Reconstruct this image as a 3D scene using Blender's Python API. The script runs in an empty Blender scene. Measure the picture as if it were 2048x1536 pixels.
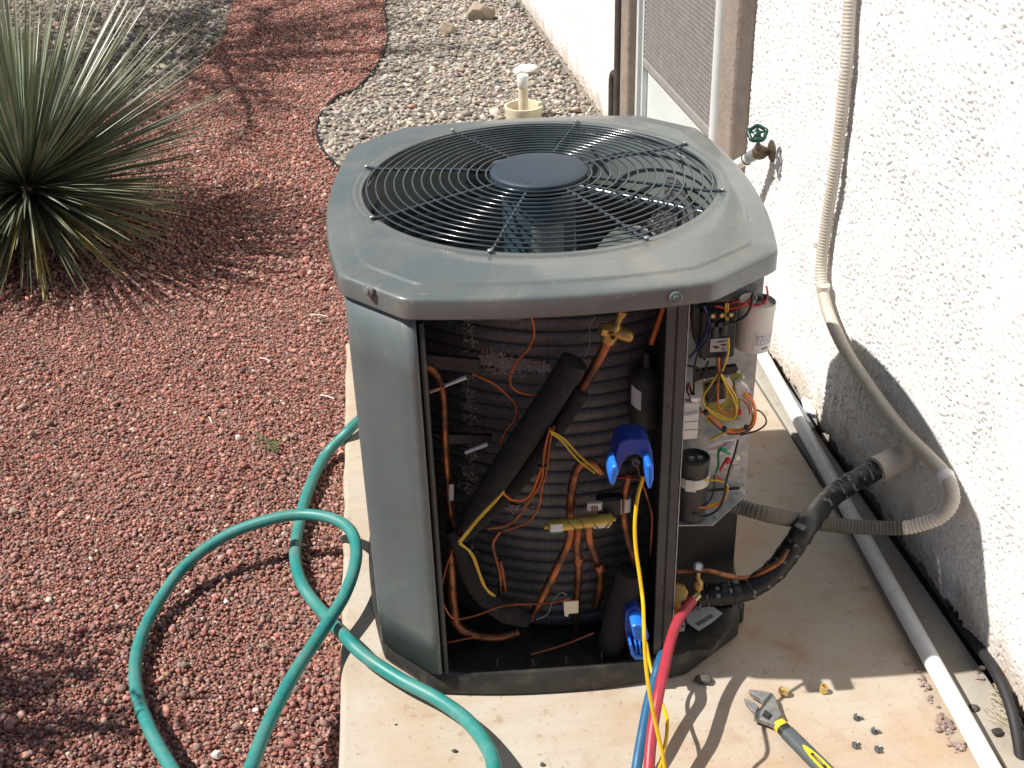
import bpy, bmesh, math, random
import numpy as np
from mathutils import Vector, Matrix, Quaternion
random.seed(7)
RNG = np.random.default_rng(11)
S = bpy.context.scene
COL = S.collection
rad = math.radians

# ------------------------------------------------------------------ camera
F, PITCH, YAW, ROLL = 2431.44, 0.524588, 0.135791, -0.0320703      # focal length in px of a 2048 px wide frame
CAM = np.array([-0.421737, -2.511044, 1.989062])
_fw = np.array([math.sin(YAW)*math.cos(PITCH), math.cos(YAW)*math.cos(PITCH), -math.sin(PITCH)])
_r0 = np.array([math.cos(YAW), -math.sin(YAW), 0.0]); _u0 = np.cross(_r0, _fw)
_r = math.cos(ROLL)*_r0 + math.sin(ROLL)*_u0
_u = -math.sin(ROLL)*_r0 + math.cos(ROLL)*_u0
cam_data = bpy.data.cameras.new('camera'); cam = bpy.data.objects.new('camera', cam_data); COL.objects.link(cam)
cam_data.sensor_width = 36.0; cam_data.lens = 36.0*F/2048.0; cam_data.clip_start = 0.05; cam_data.clip_end = 300
cam.matrix_world = Matrix(((_r[0], _u[0], -_fw[0], CAM[0]), (_r[1], _u[1], -_fw[1], CAM[1]), (_r[2], _u[2], -_fw[2], CAM[2]), (0, 0, 0, 1)))
S.camera = cam

# ------------------------------------------------------------------ sky, sun, exposure
SUN_DIR = Vector((1.0, -0.088, -1.336)).normalized()               # the way the light travels
w = bpy.data.worlds.new('World'); S.world = w; w.use_nodes = True
nt = w.node_tree
sky = nt.nodes.new('ShaderNodeTexSky'); sky.sky_type = 'NISHITA'; sky.sun_disc = False
sky.sun_elevation = rad(53); sky.sun_rotation = rad(270); sky.altitude = 800; sky.dust_density = 1.5
nt.links.new(sky.outputs[0], nt.nodes['Background'].inputs[0]); nt.nodes['Background'].inputs[1].default_value = 0.042
sd = bpy.data.lights.new('sun', 'SUN'); sd.energy = 4.6; sd.angle = rad(0.55); sd.color = (1.0, 0.955, 0.89)
sun = bpy.data.objects.new('sun', sd); COL.objects.link(sun)
sun.rotation_euler = SUN_DIR.to_track_quat('-Z', 'Y').to_euler(); sun.location = (-4, 0, 6)
S.view_settings.view_transform = 'Standard'; S.view_settings.look = 'None'
S.view_settings.exposure = 0.42; S.view_settings.gamma = 1.0; S.view_settings.use_curve_mapping = False
S.cycles.max_bounces = 6

# ------------------------------------------------------------------ helpers
ROT = -0.0740568                                                   # the condenser is turned a little on its pad
cR, sR = math.cos(ROT), math.sin(ROT)
def ray(x, y): return _fw + _r*(x-1024)/F - _u*(y-768)/F
def PX(x, y, X): d = ray(x, y); return CAM + d*(X-CAM[0])/d[0]
def PY(x, y, Y): d = ray(x, y); return CAM + d*(Y-CAM[1])/d[1]
def PZ(x, y, Z): d = ray(x, y); return CAM + d*(Z-CAM[2])/d[2]
def loc(v): return np.array([cR*v[0]+sR*v[1], -sR*v[0]+cR*v[1], v[2]])
def wor(v): return np.array([cR*v[0]-sR*v[1], sR*v[0]+cR*v[1], v[2]])
_cl = loc(CAM)
def U(x, y, ly): d = loc(ray(x, y)); return _cl + d*(ly-_cl[1])/d[1]     # a point in the condenser's own axes
def UZ(x, y, z): d = loc(ray(x, y)); return _cl + d*(z-_cl[2])/d[2]

def tag(o, label=None, cat=None, group=None, kind=None):
    if label: o['label'] = label
    if cat: o['category'] = cat
    if group: o['group'] = group
    if kind: o['kind'] = kind
    return o
def empty(name, loc_=(0, 0, 0), rz=0.0, parent=None):
    o = bpy.data.objects.new(name, None); COL.objects.link(o); o.location = loc_; o.rotation_euler = (0, 0, rz)
    o.empty_display_size = 0.05
    if parent: o.parent = parent
    return o
def link(name, me, mat=None, parent=None):
    o = bpy.data.objects.new(name, me); COL.objects.link(o)
    if mat is not None and len(me.materials) == 0: me.materials.append(mat)
    if parent: o.parent = parent
    return o
def mesh(name, V, Fc, mat, parent=None, smooth=False, rebase=None):
    V = np.asarray(V, float)
    me = bpy.data.meshes.new(name)
    off = np.zeros(3)
    if rebase is None: rebase = parent is None
    if rebase:
        off = np.array([(V[:, 0].min()+V[:, 0].max())/2, (V[:, 1].min()+V[:, 1].max())/2, V[:, 2].min()])
    me.from_pydata((V-off).tolist(), [], [list(f) for f in Fc]); me.update()
    if smooth: me.polygons.foreach_set('use_smooth', [True]*len(me.polygons))
    o = link(name, me, mat, parent); o.location = off
    return o
def bmobj(name, bm, mat, parent=None, smooth=False):
    me = bpy.data.meshes.new(name); bmesh.ops.recalc_face_normals(bm, faces=bm.faces); bm.to_mesh(me); bm.free()
    if smooth: me.polygons.foreach_set('use_smooth', [True]*len(me.polygons))
    return link(name, me, mat, parent)
def autosmooth(o, deg=35):
    me = o.data
    me.polygons.foreach_set('use_smooth', [True]*len(me.polygons))
    bm = bmesh.new(); bm.from_mesh(me)
    for e in bm.edges:
        if len(e.link_faces) == 2 and e.calc_face_angle(0) > rad(deg): e.smooth = False
    bm.to_mesh(me); bm.free(); return o

def spline(pts, sub=6):
    P = np.asarray(pts, float)
    if len(P) < 3: return P if sub <= 1 else np.array([P[0]+(P[1]-P[0])*t for t in np.linspace(0, 1, sub+1)])
    Q = np.vstack([2*P[0]-P[1], P, 2*P[-1]-P[-2]]); out = []
    for i in range(1, len(Q)-2):
        p0, p1, p2, p3 = Q[i-1], Q[i], Q[i+1], Q[i+2]
        for k in range(sub):
            t = k/sub
            out.append(.5*((2*p1)+(-p0+p2)*t+(2*p0-5*p1+4*p2-p3)*t*t+(-p0+3*p1-3*p2+p3)*t**3))
    out.append(P[-1]); return np.array(out)
def sweep(P, R, segs=10, closed=False, cap=True, flat=None):
    """V, F of a tube round the polyline P; R a number or one radius per point"""
    P = np.asarray(P, float); n = len(P)
    R = np.full(n, R) if np.isscalar(R) else np.asarray(R, float)
    if closed: T = np.roll(P, -1, 0)-np.roll(P, 1, 0)
    else: T = np.gradient(P, axis=0)
    T /= np.linalg.norm(T, axis=1)[:, None]+1e-12
    a = np.array([0, 0, 1.]) if abs(T[0][2]) < .9 else np.array([1., 0, 0])
    N = np.cross(T[0], a); N /= np.linalg.norm(N); Ns = [N]
    for i in range(1, n):
        N = Ns[-1]-T[i]*(Ns[-1]@T[i]); N /= np.linalg.norm(N)+1e-12; Ns.append(N)
    Ns = np.array(Ns); B = np.cross(T, Ns)
    ang = np.linspace(0, 2*math.pi, segs, endpoint=False)
    V = (P[:, None, :]+R[:, None, None]*(np.cos(ang)[None, :, None]*Ns[:, None, :]+np.sin(ang)[None, :, None]*B[:, None, :])).reshape(-1, 3)
    Fc = []
    for i in range(n if closed else n-1):
        j = (i+1) % n
        for k in range(segs):
            l = (k+1) % segs
            Fc.append((i*segs+k, i*segs+l, j*segs+l, j*segs+k))
    if cap and not closed:
        Fc.append(tuple(range(segs-1, -1, -1))); Fc.append(tuple((n-1)*segs+k for k in range(segs)))
    return V, Fc
def tube(name, pts, r, mat, parent=None, segs=10, sub=6, closed=False, smooth_path=True):
    P = spline(pts, sub) if smooth_path else np.asarray(pts, float)
    if not np.isscalar(r):
        r = np.interp(np.linspace(0, 1, len(P)), np.linspace(0, 1, len(r)), r)
    V, Fc = sweep(P, r, segs, closed)
    o = mesh(name, V, Fc, mat, parent, True)
    return autosmooth(o, 60)
def box(name, c, s, mat, parent=None, bev=0.0, rot=None, seg=1):
    bm = bmesh.new(); bmesh.ops.create_cube(bm, size=1.0)
    for v in bm.verts: v.co = Vector((v.co.x*s[0], v.co.y*s[1], v.co.z*s[2]))
    if bev > 0: bmesh.ops.bevel(bm, geom=bm.edges[:], offset=bev, segments=seg, affect='EDGES', profile=.5)
    if rot is not None: bmesh.ops.transform(bm, matrix=rot.to_4x4(), verts=bm.verts)
    o = bmobj(name, bm, mat, parent); o.location = c
    return o
def lathe(name, prof, mat, parent=None, segs=24, origin=(0, 0, 0), axis=(0, 0, 1), deg=40):
    """prof: list of (radius, height) along the axis"""
    q = Vector((0, 0, 1)).rotation_difference(Vector(axis).normalized())
    V = []; Fc = []
    for (r, h) in prof:
        for k in range(segs):
            a = 2*math.pi*k/segs; v = q @ Vector((r*math.cos(a), r*math.sin(a), h)); V.append(v+Vector(origin))
    m = len(prof)
    for i in range(m-1):
        for k in range(segs):
            l = (k+1) % segs; Fc.append((i*segs+k, i*segs+l, (i+1)*segs+l, (i+1)*segs+k))
    if prof[0][0] > 1e-6: Fc.append(tuple(range(segs-1, -1, -1)))
    if prof[-1][0] > 1e-6: Fc.append(tuple((m-1)*segs+k for k in range(segs)))
    o = mesh(name, V, Fc, mat, parent); bm = bmesh.new(); bm.from_mesh(o.data)
    bmesh.ops.remove_doubles(bm, verts=bm.verts, dist=1e-6); bmesh.ops.recalc_face_normals(bm, faces=bm.faces); bm.to_mesh(o.data); bm.free()
    return autosmooth(o, deg)
def prism(name, pts, vec, mat, parent=None, bev=0.0):
    """pts: 3-D outline of a flat polygon, vec: extrusion"""
    bm = bmesh.new(); vs = [bm.verts.new(Vector(p)) for p in pts]; f = bm.faces.new(vs)
    r = bmesh.ops.extrude_face_region(bm, geom=[f]); vv = [g for g in r['geom'] if isinstance(g, bmesh.types.BMVert)]
    bmesh.ops.translate(bm, verts=vv, vec=Vector(vec))
    bmesh.ops.recalc_face_normals(bm, faces=bm.faces)
    if bev: bmesh.ops.bevel(bm, geom=bm.edges[:], offset=bev, segments=2, affect='EDGES', profile=.5)
    return bmobj(name, bm, mat, parent)
def text(name, s, size, mat, parent, M, depth=0.0002):
    cu = bpy.data.curves.new(name, 'FONT'); cu.body = s; cu.size = size; cu.extrude = depth; cu.align_x = 'CENTER'; cu.align_y = 'CENTER'
    t = bpy.data.objects.new(name, cu); COL.objects.link(t)
    dg = bpy.context.evaluated_depsgraph_get(); me = bpy.data.meshes.new_from_object(t.evaluated_get(dg))
    bpy.data.objects.remove(t); bpy.data.curves.remove(cu)
    me.name = name; me.materials.clear(); me.transform(M); o = link(name, me, mat, parent); return o
def frameM(o, x, y):
    x = Vector(x).normalized(); z = x.cross(Vector(y)).normalized(); y = z.cross(x)
    return Matrix(((x.x, y.x, z.x, o[0]), (x.y, y.y, z.y, o[1]), (x.z, y.z, z.z, o[2]), (0, 0, 0, 1)))

# ------------------------------------------------------------------ materials
def mat(name, col, rough=.5, metal=0.0, var=0.0, vscale=8.0, col2=None, bump=0.0, bscale=60.0, spec=.5, coat=0.0, attr=None, stretch=None, detail=6.0, thr=(.35, .65)):
    m = bpy.data.materials.new(name); m.use_nodes = True; n = m.node_tree; b = n.nodes['Principled BSDF']
    b.inputs['Roughness'].default_value = rough; b.inputs['Metallic'].default_value = metal
    b.inputs['Specular IOR Level'].default_value = spec
    if coat: b.inputs['Coat Weight'].default_value = coat; b.inputs['Coat Roughness'].default_value = .09
    b.inputs['Base Color'].default_value = (*col, 1)
    tc = n.nodes.new('ShaderNodeTexCoord'); vec = tc.outputs['Object']
    if stretch:
        mp = n.nodes.new('ShaderNodeMapping'); mp.inputs['Scale'].default_value = stretch; n.links.new(vec, mp.inputs[0]); vec = mp.outputs[0]
    base = None
    if attr:
        a = n.nodes.new('ShaderNodeAttribute'); a.attribute_name = attr; base = a.outputs['Color']
        n.links.new(base, b.inputs['Base Color'])
    if var > 0 or col2:
        nz = n.nodes.new('ShaderNodeTexNoise'); nz.inputs['Scale'].default_value = vscale; nz.inputs['Detail'].default_value = detail; nz.inputs['Roughness'].default_value = .65
        n.links.new(vec, nz.inputs['Vector'])
        rp = n.nodes.new('ShaderNodeMapRange'); rp.inputs[1].default_value = thr[0]; rp.inputs[2].default_value = thr[1]
        n.links.new(nz.outputs['Fac'], rp.inputs[0])
        mx = n.nodes.new('ShaderNodeMix'); mx.data_type = 'RGBA'; n.links.new(rp.outputs[0], mx.inputs['Factor'])
        c2 = col2 if col2 else tuple(min(1, c*(1+var)) for c in col)
        c1 = col if col2 else tuple(c*(1-var) for c in col)
        mx.inputs['A'].default_value = (*c1, 1); mx.inputs['B'].default_value = (*c2, 1)
        if attr:
            mm = n.nodes.new('ShaderNodeMix'); mm.data_type = 'RGBA'; mm.blend_type = 'MULTIPLY'; mm.inputs['Factor'].default_value = 1
            mx.inputs['A'].default_value = (1-var, 1-var, 1-var, 1); mx.inputs['B'].default_value = (1+var, 1+var, 1+var, 1)
            n.links.new(base, mm.inputs['A']); n.links.new(mx.outputs['Result'], mm.inputs['B']); n.links.new(mm.outputs['Result'], b.inputs['Base Color'])
        else: n.links.new(mx.outputs['Result'], b.inputs['Base Color'])
        rr = n.nodes.new('ShaderNodeMapRange'); rr.inputs[3].default_value = max(.02, rough-.08); rr.inputs[4].default_value = min(1, rough+.12)
        n.links.new(nz.outputs['Fac'], rr.inputs[0]); n.links.new(rr.outputs[0], b.inputs['Roughness'])
    if bump > 0:
        nb = n.nodes.new('ShaderNodeTexNoise'); nb.inputs['Scale'].default_value = bscale; nb.inputs['Detail'].default_value = 5
        n.links.new(vec, nb.inputs['Vector'])
        bp = n.nodes.new('ShaderNodeBump'); bp.inputs['Strength'].default_value = bump; bp.inputs['Distance'].default_value = .004
        n.links.new(nb.outputs['Fac'], bp.inputs['Height']); n.links.new(bp.outputs[0], b.inputs['Normal'])
    return m
M = {}
M['paint'] = mat('grey_green_paint', (.120, .142, .143), .30, 0, .10, 3.0, bump=.02, bscale=300, col2=(.165, .180, .172), coat=.45, thr=(.42, .66))
M['paint_dull'] = mat('grey_green_panel', (.116, .144, .148), .38, 0, .08, 5, bump=.03, bscale=400, coat=.25)
M['black_paint'] = mat('black_wire_enamel', (.042, .058, .070), .16, .0, .2, 20, coat=.5)
M['hub'] = mat('slate_plastic', (.036, .053, .074), .5, 0, .1, 60, bump=.08, bscale=900)
M['dark'] = mat('black_metal', (.014, .014, .016), .5, 0, .3, 12, bump=.05, bscale=200)
M['dark2'] = mat('dusty_black_metal', (.022, .021, .021), .55, 0, .5, 25, col2=(.045, .042, .038), bump=.06, bscale=300)
M['post'] = mat('charcoal_post', (.05, .052, .052), .5, 0, .2, 30)
M['base'] = mat('black_base_pan', (.016, .017, .017), .5, 0, .3, 14, col2=(.04, .038, .034), bump=.05, bscale=200)
M['coil'] = mat('spine_fin', (.098, .097, .104), .36, .45, .5, 150, col2=(.165, .163, .170), bump=.35, bscale=800, stretch=(1, 1, .3))
M['fin'] = mat('bent_fin', (.55, .48, .43), .5, .2, .3, 200)
M['copper'] = mat('copper', (.40, .145, .060), .38, .75, .5, 24, col2=(.105, .056, .040), bump=.03, thr=(.38, .60))
M['copper_thin'] = mat('capillary_copper', (.45, .13, .045), .42, .5, .3, 40)
M['brass'] = mat('brass', (.47, .30, .10), .38, .7, .3, 40)
M['brass_bright'] = mat('bright_brass', (.74, .58, .26), .25, .9, .15, 60)
M['foam'] = mat('black_foam', (.009, .009, .010), .85, 0, .3, 60, bump=.2, bscale=500)
M['foam_brown'] = mat('brown_foam', (.022, .018, .016), .9, 0, .3, 60, bump=.25, bscale=500)
M['galv'] = mat('galvanised_steel', (.36, .38, .40), .42, .55, .25, 45, bump=.02)
M['white_plastic'] = mat('white_plastic', (.62, .61, .56), .45, 0, .06, 30)
M['cream'] = mat('cream_pvc', (.76, .68, .50), .5, 0, .12, 10)
M['pvc'] = mat('white_pvc', (.80, .79, .76), .35, 0, .05, 6)
M['paper'] = mat('label_paper', (.62, .63, .64), .6, 0, .06, 60)
M['ink'] = mat('ink', (.03, .03, .035), .6)
M['ink_grey'] = mat('grey_ink', (.16, .16, .17), .6)
M['red_ink'] = mat('red_ink', (.6, .08, .09), .6)
M['yellow_valve'] = mat('yellow_brass_body', (.62, .46, .08), .38, .35, .3, 30, col2=(.42, .30, .08))
M['blue_dark'] = mat('dark_blue_plastic', (.012, .04, .27), .4, 0, .15, 30)
M['blue_light'] = mat('bright_blue_rubber', (.02, .19, .78), .35, 0, .1, 30)
M['yellow_wire'] = mat('yellow_cable', (.80, .47, .01), .35, 0, .06, 30)
M['yellow_thin'] = mat('yellow_wire', (.62, .42, .03), .4)
M['orange_wire'] = mat('orange_wire', (.72, .17, .02), .42)
M['red_wire'] = mat('red_wire', (.55, .03, .04), .42)
M['brown_wire'] = mat('brown_wire', (.10, .04, .02), .45)
M['black_wire'] = mat('black_wire', (.012, .012, .013), .4)
M['blue_wire'] = mat('navy_wire', (.02, .03, .14), .4)
M['green_wire'] = mat('green_wire', (.01, .24, .12), .4)
M['red_hose'] = mat('red_hose', (.40, .035, .055), .38, 0, .12, 30, bump=.05, bscale=600)
M['blue_hose'] = mat('blue_hose', (.02, .12, .25), .4, 0, .12, 30, bump=.05, bscale=600)
M['teal'] = mat('teal_hose', (.010, .235, .215), .42, 0, .2, 14, col2=(.075, .285, .255), bump=.06, bscale=500, detail=10)
M['tape'] = mat('black_tape', (.010, .010, .011), .38, 0, .4, 30, bump=.3, bscale=60)
M['beige'] = mat('beige_conduit', (.52, .45, .36), .55, 0, .15, 7, col2=(.62, .57, .50))
M['grey_conduit'] = mat('dusty_grey_conduit', (.095, .085, .072), .7, 0, .2, 9)
M['grey_pipe'] = mat('grey_pipe', (.22, .26, .30), .4, 0, .1, 12)
M['trim'] = mat('taupe_stucco_trim', (.30, .245, .205), .9, 0, .12, 14, bump=.9, bscale=55)
M['door'] = mat('white_door_paint', (.70, .74, .73), .4, 0, .05, 3)
M['screen'] = mat('grey_screen_metal', (.38, .36, .34), .5, .2, .1, 20)
M['alum'] = mat('white_aluminium', (.72, .73, .73), .35, 0, .05, 8)
M['bronze'] = mat('dark_tube', (.07, .06, .055), .5, 0, .3, 14)
M['valve_green'] = mat('green_enamel', (.008, .052, .040), .3, .3, .2, 20)
M['old_brass'] = mat('weathered_brass', (.14, .105, .075), .5, .6, .4, 40)
M['steel'] = mat('wrench_steel', (.27, .27, .265), .45, .45, .25, 50)
M['steel_dark'] = mat('dark_wrench_steel', (.09, .09, .09), .4, .7, .25, 50)
M['grip'] = mat('grey_grip', (.075, .090, .098), .6, 0, .15, 40, bump=.1, bscale=600)
M['grip_dark'] = mat('dark_grip', (.022, .020, .022), .6, 0, .15, 40)
M['grip_yellow'] = mat('yellow_grip', (.78, .57, .03), .5, 0, .08, 40)
M['screw'] = mat('dark_screw', (.20, .22, .24), .35, .7, .3, 200)
M['edging'] = mat('black_edging', (.02, .02, .02), .6, 0, .3, 12)
M['boulder'] = mat('tan_boulder', (.42, .34, .25), .9, 0, .25, 9, col2=(.30, .25, .19), bump=.7, bscale=30)
M['white_rock'] = mat('white_rock', (.78, .74, .68), .85, 0, .1, 14, bump=.5, bscale=40)
M['soil'] = mat('dark_soil', (.05, .042, .036), .95, 0, .5, 25, bump=.8, bscale=60)
M['stone_red'] = mat('red_gravel', (.3, .14, .1), .85, 0, .22, 90, attr='stone_col', bump=.5, bscale=220)
M['stone_pale'] = mat('river_pebble', (.4, .36, .3), .8, 0, .15, 60, attr='stone_col', bump=.35, bscale=120)
M['ground_red'] = mat('red_grit', (.22, .095, .072), .95, 0, .5, 60, col2=(.34, .165, .128), bump=1.0, bscale=90, detail=10)
M['ground_grey'] = mat('pale_grit', (.17, .145, .12), .95, 0, .4, 40, col2=(.29, .25, .21), bump=1.0, bscale=60, detail=10)
M['leaf'] = mat('yucca_leaf', (.10, .125, .07), .30, 0, .25, 6, attr='stone_col')
M['tree_leaf'] = mat('tree_leaf', (.06, .09, .03), .5, 0, .3, 3)
M['bark'] = mat('bark', (.14, .10, .07), .9, 0, .3, 14, bump=.8, bscale=40)
M['straw'] = mat('straw', (.55, .46, .30), .8, 0, .2, 40)
M['twig'] = mat('bleached_twig', (.66, .62, .55), .8, 0, .2, 40)
M['weed'] = mat('weed_green', (.09, .13, .04), .6, 0, .3, 40)

def dust(m, col, scales=((70, .60, .70, .45), (9, .52, .74, .35), (420, .60, .70, .25))):
    n = m.node_tree; b = n.nodes['Principled BSDF']; tc = n.nodes.new('ShaderNodeTexCoord')
    for sc, lo, hi, amt in scales:
        t = n.nodes.new('ShaderNodeTexNoise'); t.inputs['Scale'].default_value = sc; t.inputs['Detail'].default_value = 6; n.links.new(tc.outputs['Object'], t.inputs['Vector'])
        r = n.nodes.new('ShaderNodeMapRange'); r.inputs[1].default_value = lo; r.inputs[2].default_value = hi; r.inputs[4].default_value = amt; n.links.new(t.outputs['Fac'], r.inputs[0])
        x = n.nodes.new('ShaderNodeMix'); x.data_type = 'RGBA'; n.links.new(r.outputs[0], x.inputs['Factor'])
        n.links.new(b.inputs['Base Color'].links[0].from_socket, x.inputs['A']); x.inputs['B'].default_value = (*col, 1)
        n.links.new(x.outputs['Result'], b.inputs['Base Color'])
dust(M['paint'], (.26, .24, .205)); dust(M['paint_dull'], (.20, .19, .165))
dust(M['teal'], (.24, .22, .18), ((120, .58, .70, .5), (12, .5, .75, .3), (400, .6, .7, .3)))
dust(M['pvc'], (.50, .43, .34), ((40, .58, .72, .4), (6, .5, .8, .25)))
dust(M['base'], (.10, .085, .065), ((30, .52, .7, .5), (200, .58, .7, .4)))
dust(M['foam'], (.035, .031, .027), ((40, .5, .7, .6), (300, .58, .7, .5)))
dust(M['galv'], (.22, .19, .16), ((40, .5, .72, .5), (260, .6, .7, .3)))
def stucco_mat():
    m = mat('white_stucco', (.79, .79, .775), .92, 0, .05, 2.5, col2=(.84, .84, .825))
    n = m.node_tree; b = n.nodes['Principled BSDF']; tc = n.nodes.new('ShaderNodeTexCoord')
    a = n.nodes.new('ShaderNodeTexNoise'); a.inputs['Scale'].default_value = 130; a.inputs['Detail'].default_value = 6
    n.links.new(tc.outputs['Object'], a.inputs['Vector'])
    sx = n.nodes.new('ShaderNodeSeparateXYZ'); n.links.new(tc.outputs['Object'], sx.inputs[0])     # mud splashed up from the ground
    sn = n.nodes.new('ShaderNodeTexNoise'); sn.inputs['Scale'].default_value = 9; sn.inputs['Detail'].default_value = 9; n.links.new(tc.outputs['Object'], sn.inputs['Vector'])
    ad = n.nodes.new('ShaderNodeMath'); ad.operation = 'MULTIPLY_ADD'; ad.inputs[1].default_value = -.32; n.links.new(sn.outputs['Fac'], ad.inputs[0]); n.links.new(sx.outputs['Z'], ad.inputs[2])
    mr = n.nodes.new('ShaderNodeMapRange'); mr.inputs[1].default_value = -.13; mr.inputs[2].default_value = -.02; mr.inputs[3].default_value = .75; mr.inputs[4].default_value = 0; n.links.new(ad.outputs[0], mr.inputs[0])
    mxx = n.nodes.new('ShaderNodeMix'); mxx.data_type = 'RGBA'; n.links.new(mr.outputs[0], mxx.inputs['Factor'])
    n.links.new(b.inputs['Base Color'].links[0].from_socket, mxx.inputs['A']); mxx.inputs['B'].default_value = (.50, .40, .31, 1); n.links.new(mxx.outputs['Result'], b.inputs['Base Color'])
    bp = n.nodes.new('ShaderNodeBump'); bp.inputs['Strength'].default_value = .35; bp.inputs['Distance'].default_value = .003
    n.links.new(a.outputs['Fac'], bp.inputs['Height']); n.links.new(bp.outputs[0], b.inputs['Normal'])
    return m
M['stucco'] = stucco_mat()
def concrete_mat(name, base, stain, grey):
    m = mat(name, base, .88); n = m.node_tree; b = n.nodes['Principled BSDF']; L = n.links.new
    tc = n.nodes.new('ShaderNodeTexCoord')
    def noise(sc, det, st=(1, 1, 1)):
        mp = n.nodes.new('ShaderNodeMapping'); mp.inputs['Scale'].default_value = st; L(tc.outputs['Object'], mp.inputs[0])
        t = n.nodes.new('ShaderNodeTexNoise'); t.inputs['Scale'].default_value = sc; t.inputs['Detail'].default_value = det; t.inputs['Roughness'].default_value = .6
        L(mp.outputs[0], t.inputs['Vector']); return t.outputs['Fac']
    def ramp(f, lo, hi):
        r = n.nodes.new('ShaderNodeMapRange'); r.inputs[1].default_value = lo; r.inputs[2].default_value = hi; L(f, r.inputs[0]); return r.outputs[0]
    def mix(f, a, c, amt=1.0):
        x = n.nodes.new('ShaderNodeMix'); x.data_type = 'RGBA'
        if amt != 1.0:
            q = n.nodes.new('ShaderNodeMath'); q.operation = 'MULTIPLY'; q.inputs[1].default_value = amt; L(f, q.inputs[0]); f = q.outputs[0]
        L(f, x.inputs['Factor'])
        if isinstance(a, tuple): x.inputs['A'].default_value = (*a, 1)
        else: L(a, x.inputs['A'])
        x.inputs['B'].default_value = (*c, 1); return x.outputs['Result']
    c = mix(ramp(noise(3.2, 7), .38, .66), base, stain, .85)
    c = mix(ramp(noise(7.5, 8), .55, .72), c, (stain[0]*.72, stain[1]*.62, stain[2]*.5), .55)
    c = mix(ramp(noise(2.1, 5), .5, .8), c, grey, .6)
    c = mix(ramp(noise(9, 6, (.35, 3.2, 1)), .48, .75), c, (stain[0]*.85, stain[1]*.8, stain[2]*.75), .28)
    c = mix(ramp(noise(70, 4), .62, .72), c, (.20, .155, .11), .7)
    c = mix(ramp(noise(26, 7), .60, .70), c, (stain[0]*.6, stain[1]*.55, stain[2]*.5), .5)
    c = mix(ramp(noise(240, 3), .60, .70), c, (.25, .21, .17), .5)
    L(c, b.inputs['Base Color'])
    h = noise(60, 6, (.25, 3.0, 1)); bp = n.nodes.new('ShaderNodeBump'); bp.inputs['Strength'].default_value = .22; bp.inputs['Distance'].default_value = .004
    L(h, bp.inputs['Height']); L(bp.outputs[0], b.inputs['Normal'])
    return m
M['concrete'] = concrete_mat('concrete', (.50, .452, .380), (.45, .315, .205), (.46, .445, .40))
M['concrete_strip'] = concrete_mat('old_concrete', (.42, .40, .35), (.36, .31, .25), (.44, .44, .40))

# ------------------------------------------------------------------ ground
GZ = -0.055
def sheet(name, pts, z, m, n=1):
    V = [(x, y, z) for x, y in pts]
    o = mesh(name, V, [tuple(range(len(V)))], m, None, rebase=False); o['kind'] = 'structure'; return o
sheet('ground', [(-60, -60), (60, -60), (60, 60), (-60, 60)], GZ-.0135, M['ground_red'])
edge_px = [(770, 0), (775, 60), (762, 110), (720, 165), (670, 190), (640, 225), (632, 260), (650, 300), (690, 340)]
edge = np.array([PZ(x, y, -.03)[:2] for x, y in edge_px])
edge = np.vstack([[[.35, 9.0], [.15, 7.8]], edge, [[-.33, 2.75], [-.30, 2.2], [-.32, 1.1]]])
edge_s = spline(np.c_[edge, np.zeros(len(edge))], 8)[:, :2]
left_px = [(465, 0), (450, 60), (410, 110), (350, 165), (310, 180)]
left = np.array([PZ(x, y, -.05)[:2] for x, y in left_px])
left = np.vstack([[[-.9, 9.2]], left, [[-1.75, 4.6], [-2.3, 4.3], [-3.4, 4.2], [-5, 4.2]]])
left_s = spline(np.c_[left, np.zeros(len(left))], 6)[:, :2]
XW = 0.918                                                        # face of the stucco wall
# pale sub-bed under the pebbles
sheet('pebble_bed', [tuple(p) for p in edge_s[::2]]+[(XW+.1, 1.1), (XW+.1, 9.0)], GZ-.007, M['ground_grey'])
sheet('far_pebble_bed', [tuple(p) for p in left_s]+[(-5, 9.2)], GZ-.007, M['ground_grey'])

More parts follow.
